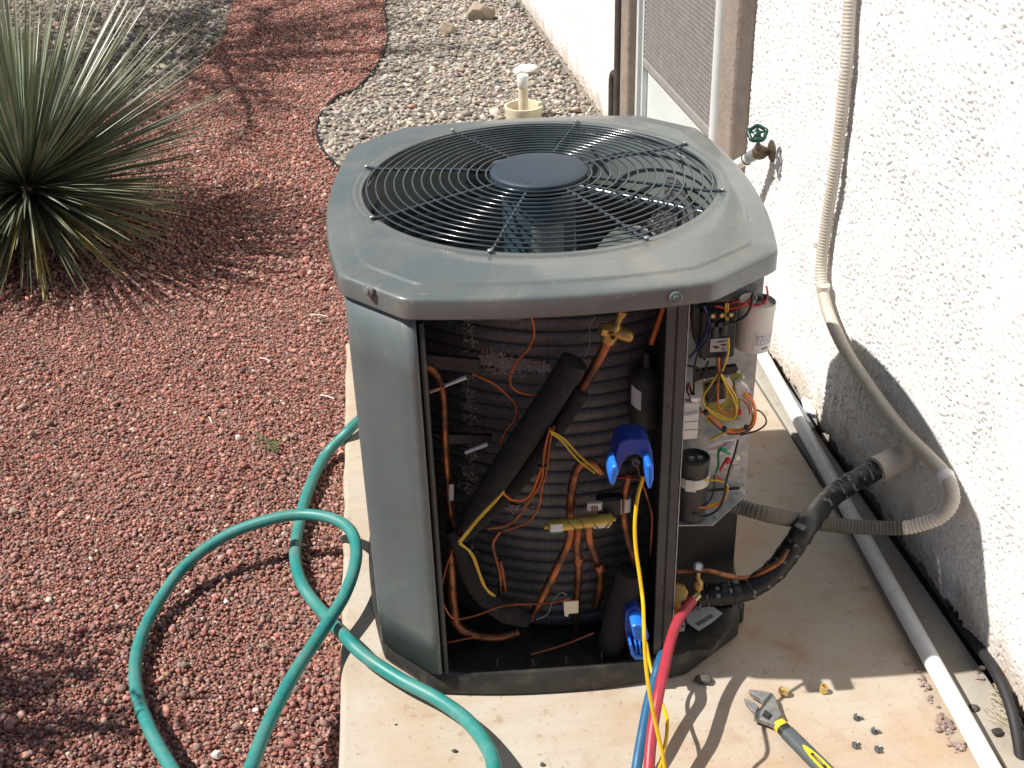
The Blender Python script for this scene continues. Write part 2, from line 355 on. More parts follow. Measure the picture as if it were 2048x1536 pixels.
def ico(sub):
    bm = bmesh.new(); bmesh.ops.create_icosphere(bm, subdivisions=sub, radius=1.0)
    V = np.array([v.co[:] for v in bm.verts]); Fc = np.array([[v.index for v in f.verts] for f in bm.faces]); bm.free(); return V, Fc
def stones(name, pts, size, aspect, palette, weights, m, sub=1, sink=.25, shapes=14, tint=.16):
    """one mesh of many stones, a colour of its own for each"""
    V0, F0 = ico(sub); n = len(pts); nv = len(V0)
    lib = []
    for s in range(shapes):
        k = V0.copy()
        for _ in range(8):
            d = RNG.normal(size=3); d /= np.linalg.norm(d); h = RNG.uniform(.45, .85); t = k@d
            k -= np.outer(np.clip(t-h, 0, None), d)*.85
        k *= 1+RNG.normal(0, .07, (nv, 1)); lib.append(k)
    lib = np.array(lib)
    idx = RNG.integers(0, shapes, n)
    sc = size[:, None]*np.stack([RNG.uniform(.8, 1.25, n), RNG.uniform(.7, 1.05, n), RNG.uniform(*aspect, n)], 1)
    K = lib[idx]*sc[:, None, :]
    az = RNG.uniform(0, 6.283, n); tl = RNG.normal(0, .35, n); c, s_ = np.cos(tl), np.sin(tl)
    X, Y, Z = K[..., 0], K[..., 1], K[..., 2]
    X, Z = X*c[:, None]+Z*s_[:, None], -X*s_[:, None]+Z*c[:, None]
    c, s_ = np.cos(az), np.sin(az)
    X, Y = X*c[:, None]-Y*s_[:, None], X*s_[:, None]+Y*c[:, None]
    Vv = np.stack([X+pts[:, 0:1], Y+pts[:, 1:2], Z+pts[:, 2:3]+(sc[:, 2:3]*(1-2*sink))], -1).reshape(-1, 3)
    Ff = (F0[None]+(np.arange(n)*nv)[:, None, None]).reshape(-1, 3)
    me = bpy.data.meshes.new(name); me.vertices.add(len(Vv)); me.vertices.foreach_set('co', Vv.astype(np.float32).ravel())
    me.loops.add(Ff.size); me.loops.foreach_set('vertex_index', Ff.astype(np.int32).ravel())
    me.polygons.add(len(Ff)); me.polygons.foreach_set('loop_start', np.arange(0, Ff.size, 3, dtype=np.int32))
    me.polygons.foreach_set('loop_total', np.full(len(Ff), 3, np.int32)); me.update(calc_edges=True); me.validate()
    pal = np.array(palette); w_ = np.array(weights, float); w_ /= w_.sum()
    cc = pal[RNG.choice(len(pal), n, p=w_)]*np.exp(RNG.normal(0, tint, (n, 1)))*np.exp(RNG.normal(0, .035, (n, 3)))
    at = me.color_attributes.new('stone_col', 'FLOAT_COLOR', 'POINT')
    at.data.foreach_set('color', np.c_[np.repeat(cc, nv, 0), np.ones(n*nv)].astype(np.float32).ravel())
    return link(name, me, m)
def inside(p, poly):
    x, y = p[:, 0], p[:, 1]; r = np.zeros(len(p), bool); n = len(poly)
    for i in range(n):
        x1, y1 = poly[i]; x2, y2 = poly[(i+1) % n]
        if y1 == y2: continue
        r ^= ((y1 > y) != (y2 > y)) & (x < (x2-x1)*(y-y1)/(y2-y1)+x1)
    return r
def scatter(x0, x1, y0, y1, step):
    gx = np.arange(x0, x1, step); gy = np.arange(y0, y1, step); A, B = np.meshgrid(gx, gy)
    p = np.stack([A.ravel(), B.ravel()], 1); p += RNG.uniform(-.5, .5, p.shape)*step; return p
def on_view(p, z, m=160):
    d = np.c_[p, np.full(len(p), z)]-CAM; zz = d@_fw
    x = 1024+F*(d@_r)/zz; y = 768-F*(d@_u)/zz
    return (zz > .1) & (x > -m-150) & (x < 2048+m) & (y > -m*.6) & (y < 1536+m*1.6)
poly_pebble = [tuple(p) for p in edge_s]+[(XW+.03, 1.1), (XW+.03, 9.0)]
poly_left = [tuple(p) for p in left_s]+[(-5, 9.2)]
PADX0 = -0.56
def pad_left(y): return -0.565+0.042*(y+.64)
# red lava gravel
near = scatter(-2.3, .10, -1.0, 1.9, .0091); far = scatter(-3.6, .5, 1.9, 8.2, .0155)
def red_ok(p):
    k = on_view(p, GZ) & ~inside(p, poly_pebble) & ~inside(p, poly_left)
    k &= (p[:, 0] < pad_left(p[:, 1])-.004) | (p[:, 1] > 1.32)
    return k & (p[:, 0] < .6)
near = near[red_ok(near)]; far = far[red_ok(far)]
red_pal = [(.41, .180, .142), (.34, .138, .106), (.48, .250, .202), (.30, .180, .152), (.23, .140, .120), (.53, .315, .25), (.37, .235, .195), (.62, .52, .44)]
red_w = [22, 15, 17, 17, 12, 8, 14, 1.4]
def hump(p): return .010*np.sin(p[:, 0]*5.1+1)*np.cos(p[:, 1]*3.7)+.006*np.sin(p[:, 0]*11+p[:, 1]*9)
def pile(p, size):
    z = GZ-.011+hump(p)*.25+RNG.uniform(-.003, .004, len(p)); return np.c_[p, z]
szn = np.exp(RNG.normal(math.log(.0055), .34, len(near))); szf = np.exp(RNG.normal(math.log(.0090), .30, len(far)))
allp = np.vstack([pile(near, szn), pile(far, szf)]); alls = np.r_[szn, szf]
g = stones('red_gravel', allp, alls, (.5, .85), red_pal, red_w, M['stone_red'], 1, .2)
tag(g, 'crushed red lava gravel covering the yard and path', 'gravel', kind='stuff')
# river pebbles either side of the path
pale_pal = [(.44, .385, .32), (.38, .335, .285), (.48, .43, .365), (.32, .29, .265), (.42, .345, .28), (.38, .37, .35), (.56, .51, .44), (.46, .40, .29), (.38, .27, .22)]
pale_w = [20, 18, 16, 12, 10, 9, 9, 3, 3]
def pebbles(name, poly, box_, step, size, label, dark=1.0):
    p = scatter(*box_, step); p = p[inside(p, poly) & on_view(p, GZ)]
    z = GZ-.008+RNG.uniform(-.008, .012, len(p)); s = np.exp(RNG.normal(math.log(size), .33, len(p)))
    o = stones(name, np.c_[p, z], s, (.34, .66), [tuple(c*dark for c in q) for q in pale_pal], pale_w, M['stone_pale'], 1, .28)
    tag(o, label, 'pebbles', kind='stuff')
pebbles('river_pebbles', poly_pebble, (-.7, 1.0, 1.6, 8.2), .0262, .0158, 'pale river pebbles between the house wall and the red path')
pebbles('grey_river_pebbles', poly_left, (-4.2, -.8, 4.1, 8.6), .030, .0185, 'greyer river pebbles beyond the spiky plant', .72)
# edging between path and pebbles
V = []; Fc = []
for i, p in enumerate(edge_s):
    a = edge_s[max(i-1, 0)]; b = edge_s[min(i+1, len(edge_s)-1)]; t = (b-a)/np.linalg.norm(b-a); nn = np.array([-t[1], t[0]])*.003
    zt = -.040+.003*math.sin(i*.7)
    V += [(*(p+nn), GZ-.03), (*(p+nn), zt), (*(p-nn), zt), (*(p-nn), GZ-.03)]
for i in range(len(edge_s)-1):
    for k in range(3): Fc.append((4*i+k, 4*i+k+1, 4*i+k+5, 4*i+k+4))
tag(mesh('landscape_edging', V, Fc, M['edging']), 'thin black edging strip curving between red path and pale pebbles', 'edging')

# ------------------------------------------------------------------ concrete pad, strip by the wall
def slab(name, pts, z0, z1, m, bev):
    bm = bmesh.new(); vs = [bm.verts.new((x, y, z0)) for x, y in pts]; f = bm.faces.new(vs)
    r = bmesh.ops.extrude_face_region(bm, geom=[f]); vv = [q for q in r['geom'] if isinstance(q, bmesh.types.BMVert)]
    for v in vv: v.co.z = z1
    bmesh.ops.recalc_face_normals(bm, faces=bm.faces)
    te = [e for e in bm.edges if all(abs(v.co.z-z1) < 1e-6 for v in e.verts)]
    bmesh.ops.bevel(bm, geom=te, offset=bev, segments=4, affect='EDGES', profile=.5)
    o = bmobj(name, bm, m, None); autosmooth(o, 50); o['kind'] = 'structure'; return o
lp = []
for y in np.linspace(-1.6, 1.3, 40): lp.append((pad_left(y)+.0022*math.sin(y*23)+.0015*math.sin(y*57+1), y))
slab('concrete_pad', lp+[(.835, 1.3), (.80, -1.6)], -.14, 0, M['concrete'], .016)
slab('concrete_strip', [(.846, 1.3), (.811, -1.6), (.912, -1.6), (.914, 1.3)], -.14, -.014, M['concrete_strip'], .006)
sheet('wall_gap_soil', [(.80, -1.8), (1.2, -1.8), (1.2, 1.6), (.80, 1.6)], -.05, M['soil'])

# ------------------------------------------------------------------ house wall
wall = empty('house_wall', (XW, 1.0, 0)); WB = np.array([XW, 1.0, 0])
tag(wall, 'white rough stucco house wall with a screened door and taupe trim', 'wall')
def fnoise(ny, nz, step, lo, hi, rng, aniso=(1., 1.)):
    fy = np.fft.fftfreq(ny, step)[:, None]*aniso[0]; fz = np.fft.fftfreq(nz, step)[None, :]*aniso[1]; k = np.hypot(fy, fz)
    filt = np.exp(-(np.log((k+1e-6)/math.sqrt(lo*hi))/math.log(hi/lo)*1.6)**2)
    x = np.fft.ifft2(np.fft.fft2(rng.normal(size=(ny, nz)))*filt).real; return x/x.std()
def stucco(name, y0, y1, z0, z1, step, amp=.0060):
    ny = int((y1-y0)/step)+1; nz = int((z1-z0)/step)+1
    a = fnoise(ny, nz, step, 26, 70, RNG, (1, .8)); b = fnoise(ny, nz, step, 60, 160, RNG); c = fnoise(ny, nz, step, 1.5, 5, RNG)
    f = a+.35*b
    h = 1/(1+np.exp(-(f+1.08+.4*c)*4.2))                          # flat plateaus broken by small pits
    h = (h-1)*amp+.0007*b+.0006*c
    yy = np.linspace(y0, y1, ny); zz = np.linspace(z0, z1, nz)
    # ragged lower edge
    zl = z0+(.006*np.sin(yy*41)+.004*np.sin(yy*97+2)+.004*RNG.normal(size=ny)) if z0 > 0 else np.full(ny, z0)
    Zg = zl[:, None]+(zz-z0)[None, :]*((z1-zl)/(z1-z0))[:, None]
    Vv = np.stack([XW-h*1.0-WB[0], np.repeat(yy[:, None], nz, 1)-WB[1], Zg], -1).reshape(-1, 3)
    # lower lip turns in
    ids = np.arange(ny*nz).reshape(ny, nz)
    Ff = np.stack([ids[:-1, :-1], ids[1:, :-1], ids[1:, 1:], ids[:-1, 1:]], -1).reshape(-1, 4)
    lip = np.stack([np.full(ny, XW+.035-WB[0]), yy-WB[1], zl], -1); nb = len(Vv); Vv = np.vstack([Vv, lip])
    li = nb+np.arange(ny); Ff = np.vstack([Ff, np.stack([li[:-1], li[1:], ids[1:, 0], ids[:-1, 0]], -1)])
    me = bpy.data.meshes.new(name); me.vertices.add(len(Vv)); me.vertices.foreach_set('co', Vv.astype(np.float32).ravel())
    me.loops.add(Ff.size); me.loops.foreach_set('vertex_index', Ff.astype(np.int32).ravel())
    me.polygons.add(len(Ff)); me.polygons.foreach_set('loop_start', np.arange(0, Ff.size, 4, dtype=np.int32))
    me.polygons.foreach_set('loop_total', np.full(len(Ff), 4, np.int32)); me.update(calc_edges=True)
    me.polygons.foreach_set('use_smooth', [True]*len(me.polygons))
    return link(name, me, M['stucco'], wall)
stucco('stucco', -1.3, 1.30, .02, 1.55, .0042)
stucco('stucco', 3.02, 9.0, .02, 1.3, .0085, .008)
def wbox(name, x0, x1, y0, y1, z0, z1, m, bev=0.0, par=wall):
    return box(name, ((x0+x1)/2-WB[0], (y0+y1)/2-WB[1], (z0+z1)/2-WB[2]), (x1-x0, y1-y0, z1-z0), m, par, bev, seg=2)
wbox('wall_core', XW+.05, XW+.25, -1.6, 9.0, -.2, 4.0, M['stucco'])
wbox('wall_upper', XW+.004, XW+.045, -1.3, 1.30, 1.56, 4.0, M['stucco'])
wbox('wall_upper', XW+.004, XW+.045, 3.02, 9.0, 1.31, 4.0, M['stucco'])
wbox('footing', XW+.034, XW+.049, -1.6, 9.0, -.2, .03, M['concrete_strip'])
wbox('near_trim', .857, XW+.05, 1.275, 1.425, -.05, 2.2, M['trim'], .012)
wbox('far_trim', .872, XW+.05, 2.80, 3.02, -.05, 2.2, M['trim'], .012)
# the screened door between the two trims
door = empty('door', (0, 0, 0), 0, wall)
wbox('door_panel', XW+.029, XW+.049, 1.43, 2.80, -.05, 2.2, M['door'], 0, door)
tube('door_frame', [(.905-WB[0], 1.588-WB[1], -.05), (.905-WB[0], 1.588-WB[1], 2.2)], .021, M['alum'], door, 12, 1)
wbox('frame_strip', .910, XW+.028, 2.765, 2.798, -.05, 2.2, M['alum'], .003, door)
wbox('frame_strip', .922, XW+.028, 2.715, 2.735, -.05, 2.2, M['alum'], .003, door)
wbox('frame_strip', .918, XW+.028, 1.46, 1.645, -.05, 2.2, M['alum'], .003, door)
# perforated screen: rows of slanted wires with real gaps
zs0 = .53
Vv = []; Ff = []
def wire(a, b, r=.0022):
    a = np.array(a); b = np.array(b); t = (b-a)/np.linalg.norm(b-a); n1 = np.cross(t, (1, 0, 0)); n1 /= np.linalg.norm(n1); n2 = np.array([1., 0, 0])
    k = len(Vv)
    for e in (a, b):
        for s in ((1, 0), (0, 1), (-1, 0), (0, -1)): Vv.append(e+r*(n1*s[0]+n2*s[1]))
    for q in range(4): Ff.append((k+q, k+(q+1) % 4, k+4+(q+1) % 4, k+4+q))
ya, yb, zb = 1.655, 2.71, 1.45
sp = .019
for i in range(int((zb-zs0)/sp)): wire((.930, ya, zs0+i*sp), (.930, yb, zs0+i*sp), .0042)
for j in range(int((yb-ya)/sp)): wire((.9275, ya+j*sp, zs0), (.9275, ya+j*sp, zb), .0036)
mesh('screen_mesh', np.array(Vv)-WB, Ff, M['screen'], door)
wbox('screen_rail', .922, .936, 1.655, 2.71, zs0-.035, zs0-.002, M['screen'], .003, door)
tube('bent_pipe', [np.array(q)-WB for q in [(.875, 3.10, -.05), (.875, 3.10, .20), (.875, 3.098, .33), (.876, 3.06, .37), (.878, 3.0, .372)]], .019, M['bronze'], wall, 12, 5)
tube('door_bar', [np.array(q)-WB for q in [(.868, 2.95, -.03), (.868, 2.95, 1.2)]], .021, M['bronze'], wall, 10, 2)
# broken bit of stucco at the foot of the wall
def rock(name, c, s, m, label=None, cat=None, group=None, sub=3, seed=0, rough=.18, parent=None):
    V0, F0 = ico(sub); r = np.random.default_rng(seed+5); k = V0.copy()
    for _ in range(9):
        d = r.normal(size=3); d /= np.linalg.norm(d); h = r.uniform(.5, .85); t = k@d; k -= np.outer(np.clip(t-h, 0, None), d)*.9
    f = r.normal(size=(6, 3))*2.4; ph = r.uniform(0, 6, 6)
    k *= (1+rough*.35*sum(np.sin(V0@f[i]+ph[i]) for i in range(6))/2)[:, None]
    k *= np.array(s); k[:, 2] -= k[:, 2].min()*.86
    o = mesh(name, k+np.array(c), F0.tolist(), m, parent); autosmooth(o, 28)
    if label: tag(o, label, cat, group)
    return o
q = PX(1615, 822, XW-.012); rock('stucco_chunk', (q[0], q[1], .012), (.02, .05, .028), M['white_rock'], 'broken crumb of stucco lying at the foot of the wall', 'rubble', seed=3)

# ------------------------------------------------------------------ condenser unit
unit = empty('condenser_unit', (0, 0, 0), ROT)
tag(unit, 'grey green outdoor air conditioner with its front panel off and wiring exposed', 'air conditioner')
A_, B_, CLX, CLY, CRX, CRY = .430, .503, .122, .124, .149, .116
BOWX, BOWY, H1, H2, YO, RG = .042, .026, .962, 1.008, .050, .394
def outline(a=A_, b=B_, ins=0.0, bowx=BOWX, bowy=BOWY, n=44, nc=12):
    a -= ins; b -= ins; k = .41*ins
    clx, cly, crx, cry = CLX-k, CLY-k, CRX-k, CRY-k
    c = [(-a+clx, -b), (a-crx, -b), (a, -b+cry), (a, b-cly), (a-clx, b), (-a+clx, b), (-a, b-cly), (-a, -b+cly)]
    nr = [(0, -1, bowy), None, (1, 0, bowx), None, (0, 1, bowy), None, (-1, 0, bowx), None]
    P = []
    for i in range(8):
        p, q = np.array(c[i]), np.array(c[(i+1) % 8]); m = n if nr[i] else nc
        for j in range(m):
            t = j/m; v = p+(q-p)*t
            if nr[i]: v = v+np.array(nr[i][:2])*nr[i][2]*4*t*(1-t)
            P.append(v)
    P = np.array(P)
    P = .16*np.roll(P, 1, 0)+.68*P+.16*np.roll(P, -1, 0)
    return P
O = outline(); NO = len(O)
ang = np.arctan2(O[:, 1]-YO, O[:, 0])
def circ(r): return np.c_[r*np.cos(ang), YO+r*np.sin(ang)]
def rings_mesh(name, rings, m, parent, close=False, smooth=40):
    V = np.vstack([np.c_[p, np.full(len(p), z)] for p, z in rings]); n = len(rings[0][0]); Fc = []
    for i in range(len(rings)-1):
        for k in range(n): l = (k+1) % n; Fc.append((i*n+k, i*n+l, (i+1)*n+l, (i+1)*n+k))
    return autosmooth(mesh(name, V, Fc, m, parent), smooth)
def lerp(p, q, t): return p*(1-t)+q*t
step0 = outline(ins=.044); step1 = outline(ins=.052)
def clampc(P, r):                                                   # keep an inset ring outside a circle
    d = P-np.array([0, YO]); l = np.linalg.norm(d, axis=1); s = np.maximum(l, r)/l; return np.array([0, YO])+d*s[:, None]
lid = rings_mesh('lid', [
    (outline(ins=.012), H1+.004), (outline(ins=.003), H1), (O, H1+.003), (O, H2-.009), (outline(ins=.0012), H2-.005), (outline(ins=.004), H2-.0018), (outline(ins=.009), H2-.0004), (outline(ins=.018), H2+.0012),
    (clampc(step0, .430), H2+.0022), (clampc(outline(ins=.0455), .4285), H2+.0026), (clampc(outline(ins=.0485), .4265), H2+.0066), (clampc(outline(ins=.0505), .4245), H2+.0072), (clampc(outline(ins=.056), .423), H2+.0074),
    (lerp(clampc(step1, .423), circ(.416), .6), H2+.0078), (circ(.416), H2+.0076), (circ(.412), H2+.0055), (circ(.407), H2+.0066), (circ(.400), H2+.0064), (circ(.396), H2+.003), (circ(.394), H2-.012)], M['paint'], unit, 32)
rings_mesh('fan_orifice', [(circ(.3935), H2-.013), (circ(.394), H2-.06), (circ(.395), H2-.10), (circ(.398), H2-.145)], mat('inner_paint', (.21, .24, .225), .4, 0, .1, 8), unit)
for i, (x, y) in enumerate([(738, 591), (1352, 596)]):
    q = U(x, y, -.47 if i == 0 else -.522)
    nx = (-.72, -.7, 0) if i == 0 else (.04, -1, 0)
    lathe('lid_screw', [(.0125, -.004), (.0125, .001), (.0095, .0025), (.007, .0018), (.0065, .006), (.003, .0065), (0, .0065)], M['galv'] if i == 0 else M['paint_dull'], unit, 14, q if i else (-.372, -.447, q[2]), nx)
# grille
rr = [.3865-.0206*i for i in range(14)]
def gz(r): return H2+.010+.016*(1-(r/.394)**2)
for r in rr:
    t = np.linspace(0, 2*math.pi, 97)[:-1]
    V, Fc = sweep(np.c_[r*np.cos(t), YO+r*np.sin(t), np.full(96, gz(r))], .0022, 8, True)
    mesh('grille_ring', V, Fc, M['black_paint'], unit, True)
for k in range(8):
    a = rad(-19.0+45*k); c, s = math.cos(a), math.sin(a)
    pts = [(r*c, YO+r*s, gz(r)-.0035) for r in (.10, .2, .3, .37)]+[(.400*c, YO+.400*s, H2+.0095), (.414*c, YO+.414*s, H2+.0115)]
    sp_ = tube('grille_spoke', pts, .0038, M['black_paint'], unit, 8, 4)
    lathe('clip_screw', [(.0055, 0), (.0055, .002), (.004, .0035), (0, .004)], M['galv'], sp_, 10, (.411*c, YO+.411*s, H2+.0125))
lathe('hub_cap', [(.1085, -.012), (.1095, -.003), (.1085, .003), (.104, .0065), (.09, .0085), (.05, .0105), (0, .011)], M['hub'], unit, 64, (0, YO, gz(.109)+.003))
lathe('fan_motor', [(.078, -.26), (.084, -.25), (.084, -.03), (.076, -.02), (.03, -.012), (0, -.012)], mat('motor_enamel', (.045, .072, .10), .25, 0, .2, 20, coat=.4), unit, 40, (0, YO, H2+.012))
V = []; Fc = []
for i in range(11):
    a_ = rad(252+5.2*i)
    for zz in (-.22, -.07): V.append((.0852*math.cos(a_), YO+.0852*math.sin(a_), H2+zz))
for i in range(10): Fc.append((2*i, 2*i+2, 2*i+3, 2*i+1))
mesh('motor_plate', V, Fc, mat('motor_plate', (.34, .37, .33), .5, 0, .15, 60), unit, True)
fan = empty('fan', (0, YO, H2-.285), 0, unit)
lathe('fan_hub', [(.045, -.06), (.06, -.05), (.06, -.028), (.04, -.025), (0, -.025)], M['dark'], fan, 24)
def blade():
    V = []; Fc = []; nr, nt_ = 14, 14
    for i in range(nr):
        t = i/(nr-1); r = .07+.305*t
        half = rad(27+14*math.sin(t*2.0)); 
        for j in range(nt_):
            s = j/(nt_-1)*2-1; a = s*half+.12*t
            z = s*.040*(.55+.45*t)+.010*(1-s*s)
            V.append((r*math.cos(a), r*math.sin(a), z))
    for i in range(nr-1):
        for j in range(nt_-1): k = i*nt_+j; Fc.append((k, k+1, k+nt_+1, k+nt_))
    o = mesh('fan_blade', V, Fc, M['paint'], fan, True)
    sm = o.modifiers.new('solid', 'SOLIDIFY'); sm.thickness = .002
    return o
b0 = blade(); b0.rotation_euler.z = rad(6)
for k in (1, 2):
    b = b0.copy(); COL.objects.link(b); b.parent = fan; b.rotation_euler.z = rad(6+120*k)
tube('motor_arm', [UZ(1150, 372, H2-.085), UZ(1200, 384, H2-.085), UZ(1300, 404, H2-.085), UZ(1412, 428, H2-.085)], .0135, M['black_paint'], unit, 14, 5)
# coil: each turn of spine-fin tube is a piece
def coil_path():
    P = []
    for x in np.linspace(-.30, .27, 34): P.append((x, -.345+1.45*(x-.03)**2))
    for y in np.linspace(-.12, .36, 12): P.append((.345, y))
    for x in np.linspace(.29, -.29, 16): P.append((x, .43))
    for y in np.linspace(.36, -.14, 12): P.append((-.365, y))
    return np.array(P)
CP = coil_path()
for _ in range(2): CP = .25*np.roll(CP, 1, 0)+.5*CP+.25*np.roll(CP, -1, 0)
CV, CF = sweep(np.c_[CP, np.zeros(len(CP))], 1.0, 16, True)
CV = CV.reshape(len(CP), 16, 3); _d = CV-np.c_[CP, np.zeros(len(CP))][:, None, :]
_h = _d*np.array([1, 1, 0]); _l = np.linalg.norm(_h, axis=2, keepdims=True)+1e-9
_v = _d[..., 2:3]
CV = (np.c_[CP, np.zeros(len(CP))][:, None, :]+_h/_l*(_l**.55)*.0145+np.sign(_v)*np.abs(_v)**.75*np.array([0, 0, 1])*.0168).reshape(-1, 3)
coil_me = None
z = .075; ci = 0
while z < .945:
    jit = .0012*math.sin(ci*2.3)
    if coil_me is None:
        o = mesh('coil_tube', CV, CF, M['coil'], unit, True); coil_me = o.data
    else: o = link('coil_tube', coil_me, None, unit)
    o.location = (jit, jit*.6, z); z += .0312; ci += 1
def coil_y(x): return -.345+1.45*(x-.03)**2-.0145
V = []; Fc = []; NS = 26000                                        # fine spines standing off the tubes
xs_ = RNG.uniform(-.285, .255, NS); zs_ = .075+.0312*RNG.integers(0, 28, NS)+RNG.uniform(-.0135, .0135, NS)
for x0, z0 in zip(xs_, zs_):
    y0 = coil_y(x0)+.0005; l = RNG.uniform(.002, .0042); dx = RNG.normal(0, .0012); dz = RNG.normal(0, .0010); k = len(V)
    V += [(x0-.00045, y0, z0), (x0+.00045, y0, z0), (x0+dx, y0-l, z0+dz)]; Fc.append((k, k+1, k+2))
o = mesh('spine_fins', V, Fc, M['coil'], unit); o['kind'] = 'stuff'
# patches of bent pale fins on the coil
def fins(name, cells, n, size=.006):
    V = []; Fc = []
    for _ in range(n):
        x0, y0, sx, sy = cells[RNG.integers(len(cells))]
        p = U(x0+RNG.normal(0, sx), y0+RNG.normal(0, sy), -.35); p[1] = coil_y(p[0])-.002-RNG.uniform(-.001, .004)
        a = RNG.uniform(0, 6.28); l = size*RNG.uniform(.4, 1.3); wd = .0011
        d = np.array([math.cos(a), RNG.uniform(-.7, .1), math.sin(a)])*l; s = np.array([-math.sin(a), 0, math.cos(a)])*wd
        k = len(V); V += [p-s, p+s, p+d+s*.4, p+d-s*.4, p+d*.5+np.array([0, -.0012, 0])]; Fc += [(k, k+1, k+4), (k+1, k+2, k+4), (k+2, k+3, k+4), (k+3, k, k+4)]
    o = mesh(name, V, Fc, M['fin'], unit); o['kind'] = 'stuff'
fins('bent_fins', [(985, 735, 16, 8), (1010, 735, 16, 9), (1050, 732, 20, 5), (1080, 730, 12, 4)], 620, .011)
fins('bent_fins', [(942, y, 7, 8) for y in (648, 675, 702, 780, 808, 835, 860, 940, 975, 1010)], 330)
fins('bent_fins', [(1020, 1022, 18, 5), (1045, 1016, 14, 5), (895, 650, 5, 20), (950, 1120, 4, 40)], 150, .008)
# base pan
BO = outline(a=.420, b=.488)
rings_mesh('base_pan', [(outline(a=.420, b=.488, ins=.012), .004), (BO, .006), (BO, .060), (outline(a=.420, b=.488, ins=.004), .066), (outline(a=.420, b=.488, ins=.016), .066), (outline(a=.420, b=.488, ins=.022), .045), (outline(a=.420, b=.488, ins=.30), .045), (outline(a=.420, b=.488, ins=.30)*.01, .046)], M['base'], unit)
lathe('base_lug', [(.016, .004), (.016, .05), (.010, .056), (0, .056)], M['base'], unit, 10, (.430, -.315, 0))
for x in (996, 1066, 1133, 1204, 1262):
    q = U(x, 1338, -.494); box('base_rib', (q[0], -.492+abs(x-1100)*.00007, .078), (.003, .008, .03), M['dark2'], unit, .0008)
# corner panel (front left): rounded folded sheet standing between lid and base
def sheet_strip(name, pts, z0, z1, m, th=.004, nz=8):
    P = np.array(pts); V = []; Fc = []
    for zz in np.linspace(z0, z1, nz):
        for p in P: V.append((p[0], p[1], zz))
    n = len(P)
    for i in range(nz-1):
        for k in range(n-1): Fc.append((i*n+k, i*n+k+1, (i+1)*n+k+1, (i+1)*n+k))
    o = mesh(name, V, Fc, m, unit); autosmooth(o, 40)
    s = o.modifiers.new('solid', 'SOLIDIFY'); s.thickness = th; s.offset = 1
    return o
a, b = .421, .494
c0 = np.array([-a, -b+CLY]); c1 = np.array([-a+CLX, -b]); d = (c1-c0)/np.linalg.norm(c1-c0); nrm = np.array([-d[1], d[0]])
nrm = nrm if nrm @ np.array([-1, -1]) > 0 else -nrm
prof = [c0+np.array([.006, .075]), c0+np.array([.0015, .02])]
for t in np.linspace(0, 1, 7): prof.append((1-t)**2*(c0+np.array([0, .012]))+2*t*(1-t)*c0+t*t*(c0+d*.014))
for t in np.linspace(.1, .9, 6): prof.append(c0+(c1-c0)*t+nrm*.001)
for t in np.linspace(0, 1, 7): prof.append((1-t)**2*(c1-d*.014)+2*t*(1-t)*c1+t*t*(c1+np.array([.010, .003])))
prof += [c1+np.array([.011, .022])]
sheet_strip('corner_panel', prof, .068, H1+.002, M['paint_dull'])
sheet_strip('panel_slot', [c1+np.array([.0115, .02]), c1+np.array([.0165, .020])], .068, H1-.012, M['dark'], .003)
sheet_strip('panel_flange', [c1+np.array([.0185, .03]), c1+np.array([.019, .004]), c1+np.array([.0225, .001]), c1+np.array([.0265, .003]), c1+np.array([.027, .026])], .068, H1-.014, M['post'], .0012)
# left, back and right louvered panels
def louver(name, p0, p1, bow, nrm2, zz0=.07, zz1=H1+.001):
    V = []; Fc = []; n = 20; zs = []; k = 0
    zz = zz0
    while zz < zz1:
        zs += [(zz, 0), (zz+.020, 0), (zz+.022, -.010), (zz+.030, -.010)]; zz += .032
    for (zz, off) in zs:
        for i in range(n):
            t = i/(n-1); p = np.array(p0)*(1-t)+np.array(p1)*t+np.array(nrm2)*(bow*4*t*(1-t)+off); V.append((p[0], p[1], min(zz, zz1)))
    for i in range(len(zs)-1):
        for j in range(n-1): Fc.append((i*n+j, i*n+j+1, (i+1)*n+j+1, (i+1)*n+j))
    mesh(name, V, Fc, M['paint_dull'], unit)
louver('louvered_panel', (-.418, -.30), (-.418, .37), .034, (-1, 0))
louver('louvered_panel', (-.30, .492), (.30, .492), .02, (0, 1))
louver('louvered_panel', (.402, -.24), (.402, .37), .030, (1, 0))
for s in (-1, 1): box('corner_post', (s*.345, .432, .515), (.11, .012, .89), M['paint_dull'], unit, .003, Matrix.Rotation(-s*rad(45), 3, 'Z'))
# charcoal post on the right of the opening
pb, pt = U(1318, 1305, -.478), U(1365, 613, -.478)
post = prism('post', [(.193, -.480, .066), (.231, -.480, .066), (.233, -.480, H1-.001), (.193, -.480, H1-.001)], (0, .004, 0), M['post'], unit)
prism('post_fold', [(.193, -.484, .066), (.2095, -.484, .066), (.2105, -.484, H1-.001), (.193, -.484, H1-.001)], (0, .0038, 0), M['post'], unit, .001)
prism('post_fold', [(.2135, -.485, .066), (.231, -.485, .066), (.233, -.485, H1-.001), (.2145, -.485, H1-.001)], (0, .0046, 0), M['post'], unit, .001)
prism('post_return', [(.2335, -.484, .066), (.2355, -.484, .066), (.2370, -.484, H1-.001), (.2350, -.484, H1-.001)], (0, .035, 0), M['galv'], unit)
for (x, y) in [(1341, 768), (1336, 815), (1343, 994), (1336, 1085), (1327, 1178), (1327, 1273), (1352, 650), (1316, 1304)]:
    q = U(x, y, -.486); lathe('post_hole', [(.0022, 0), (.0022, .0012), (0, .0013)], M['ink'], unit, 8, (q[0], -.4858, q[2]), (0, -1, 0))
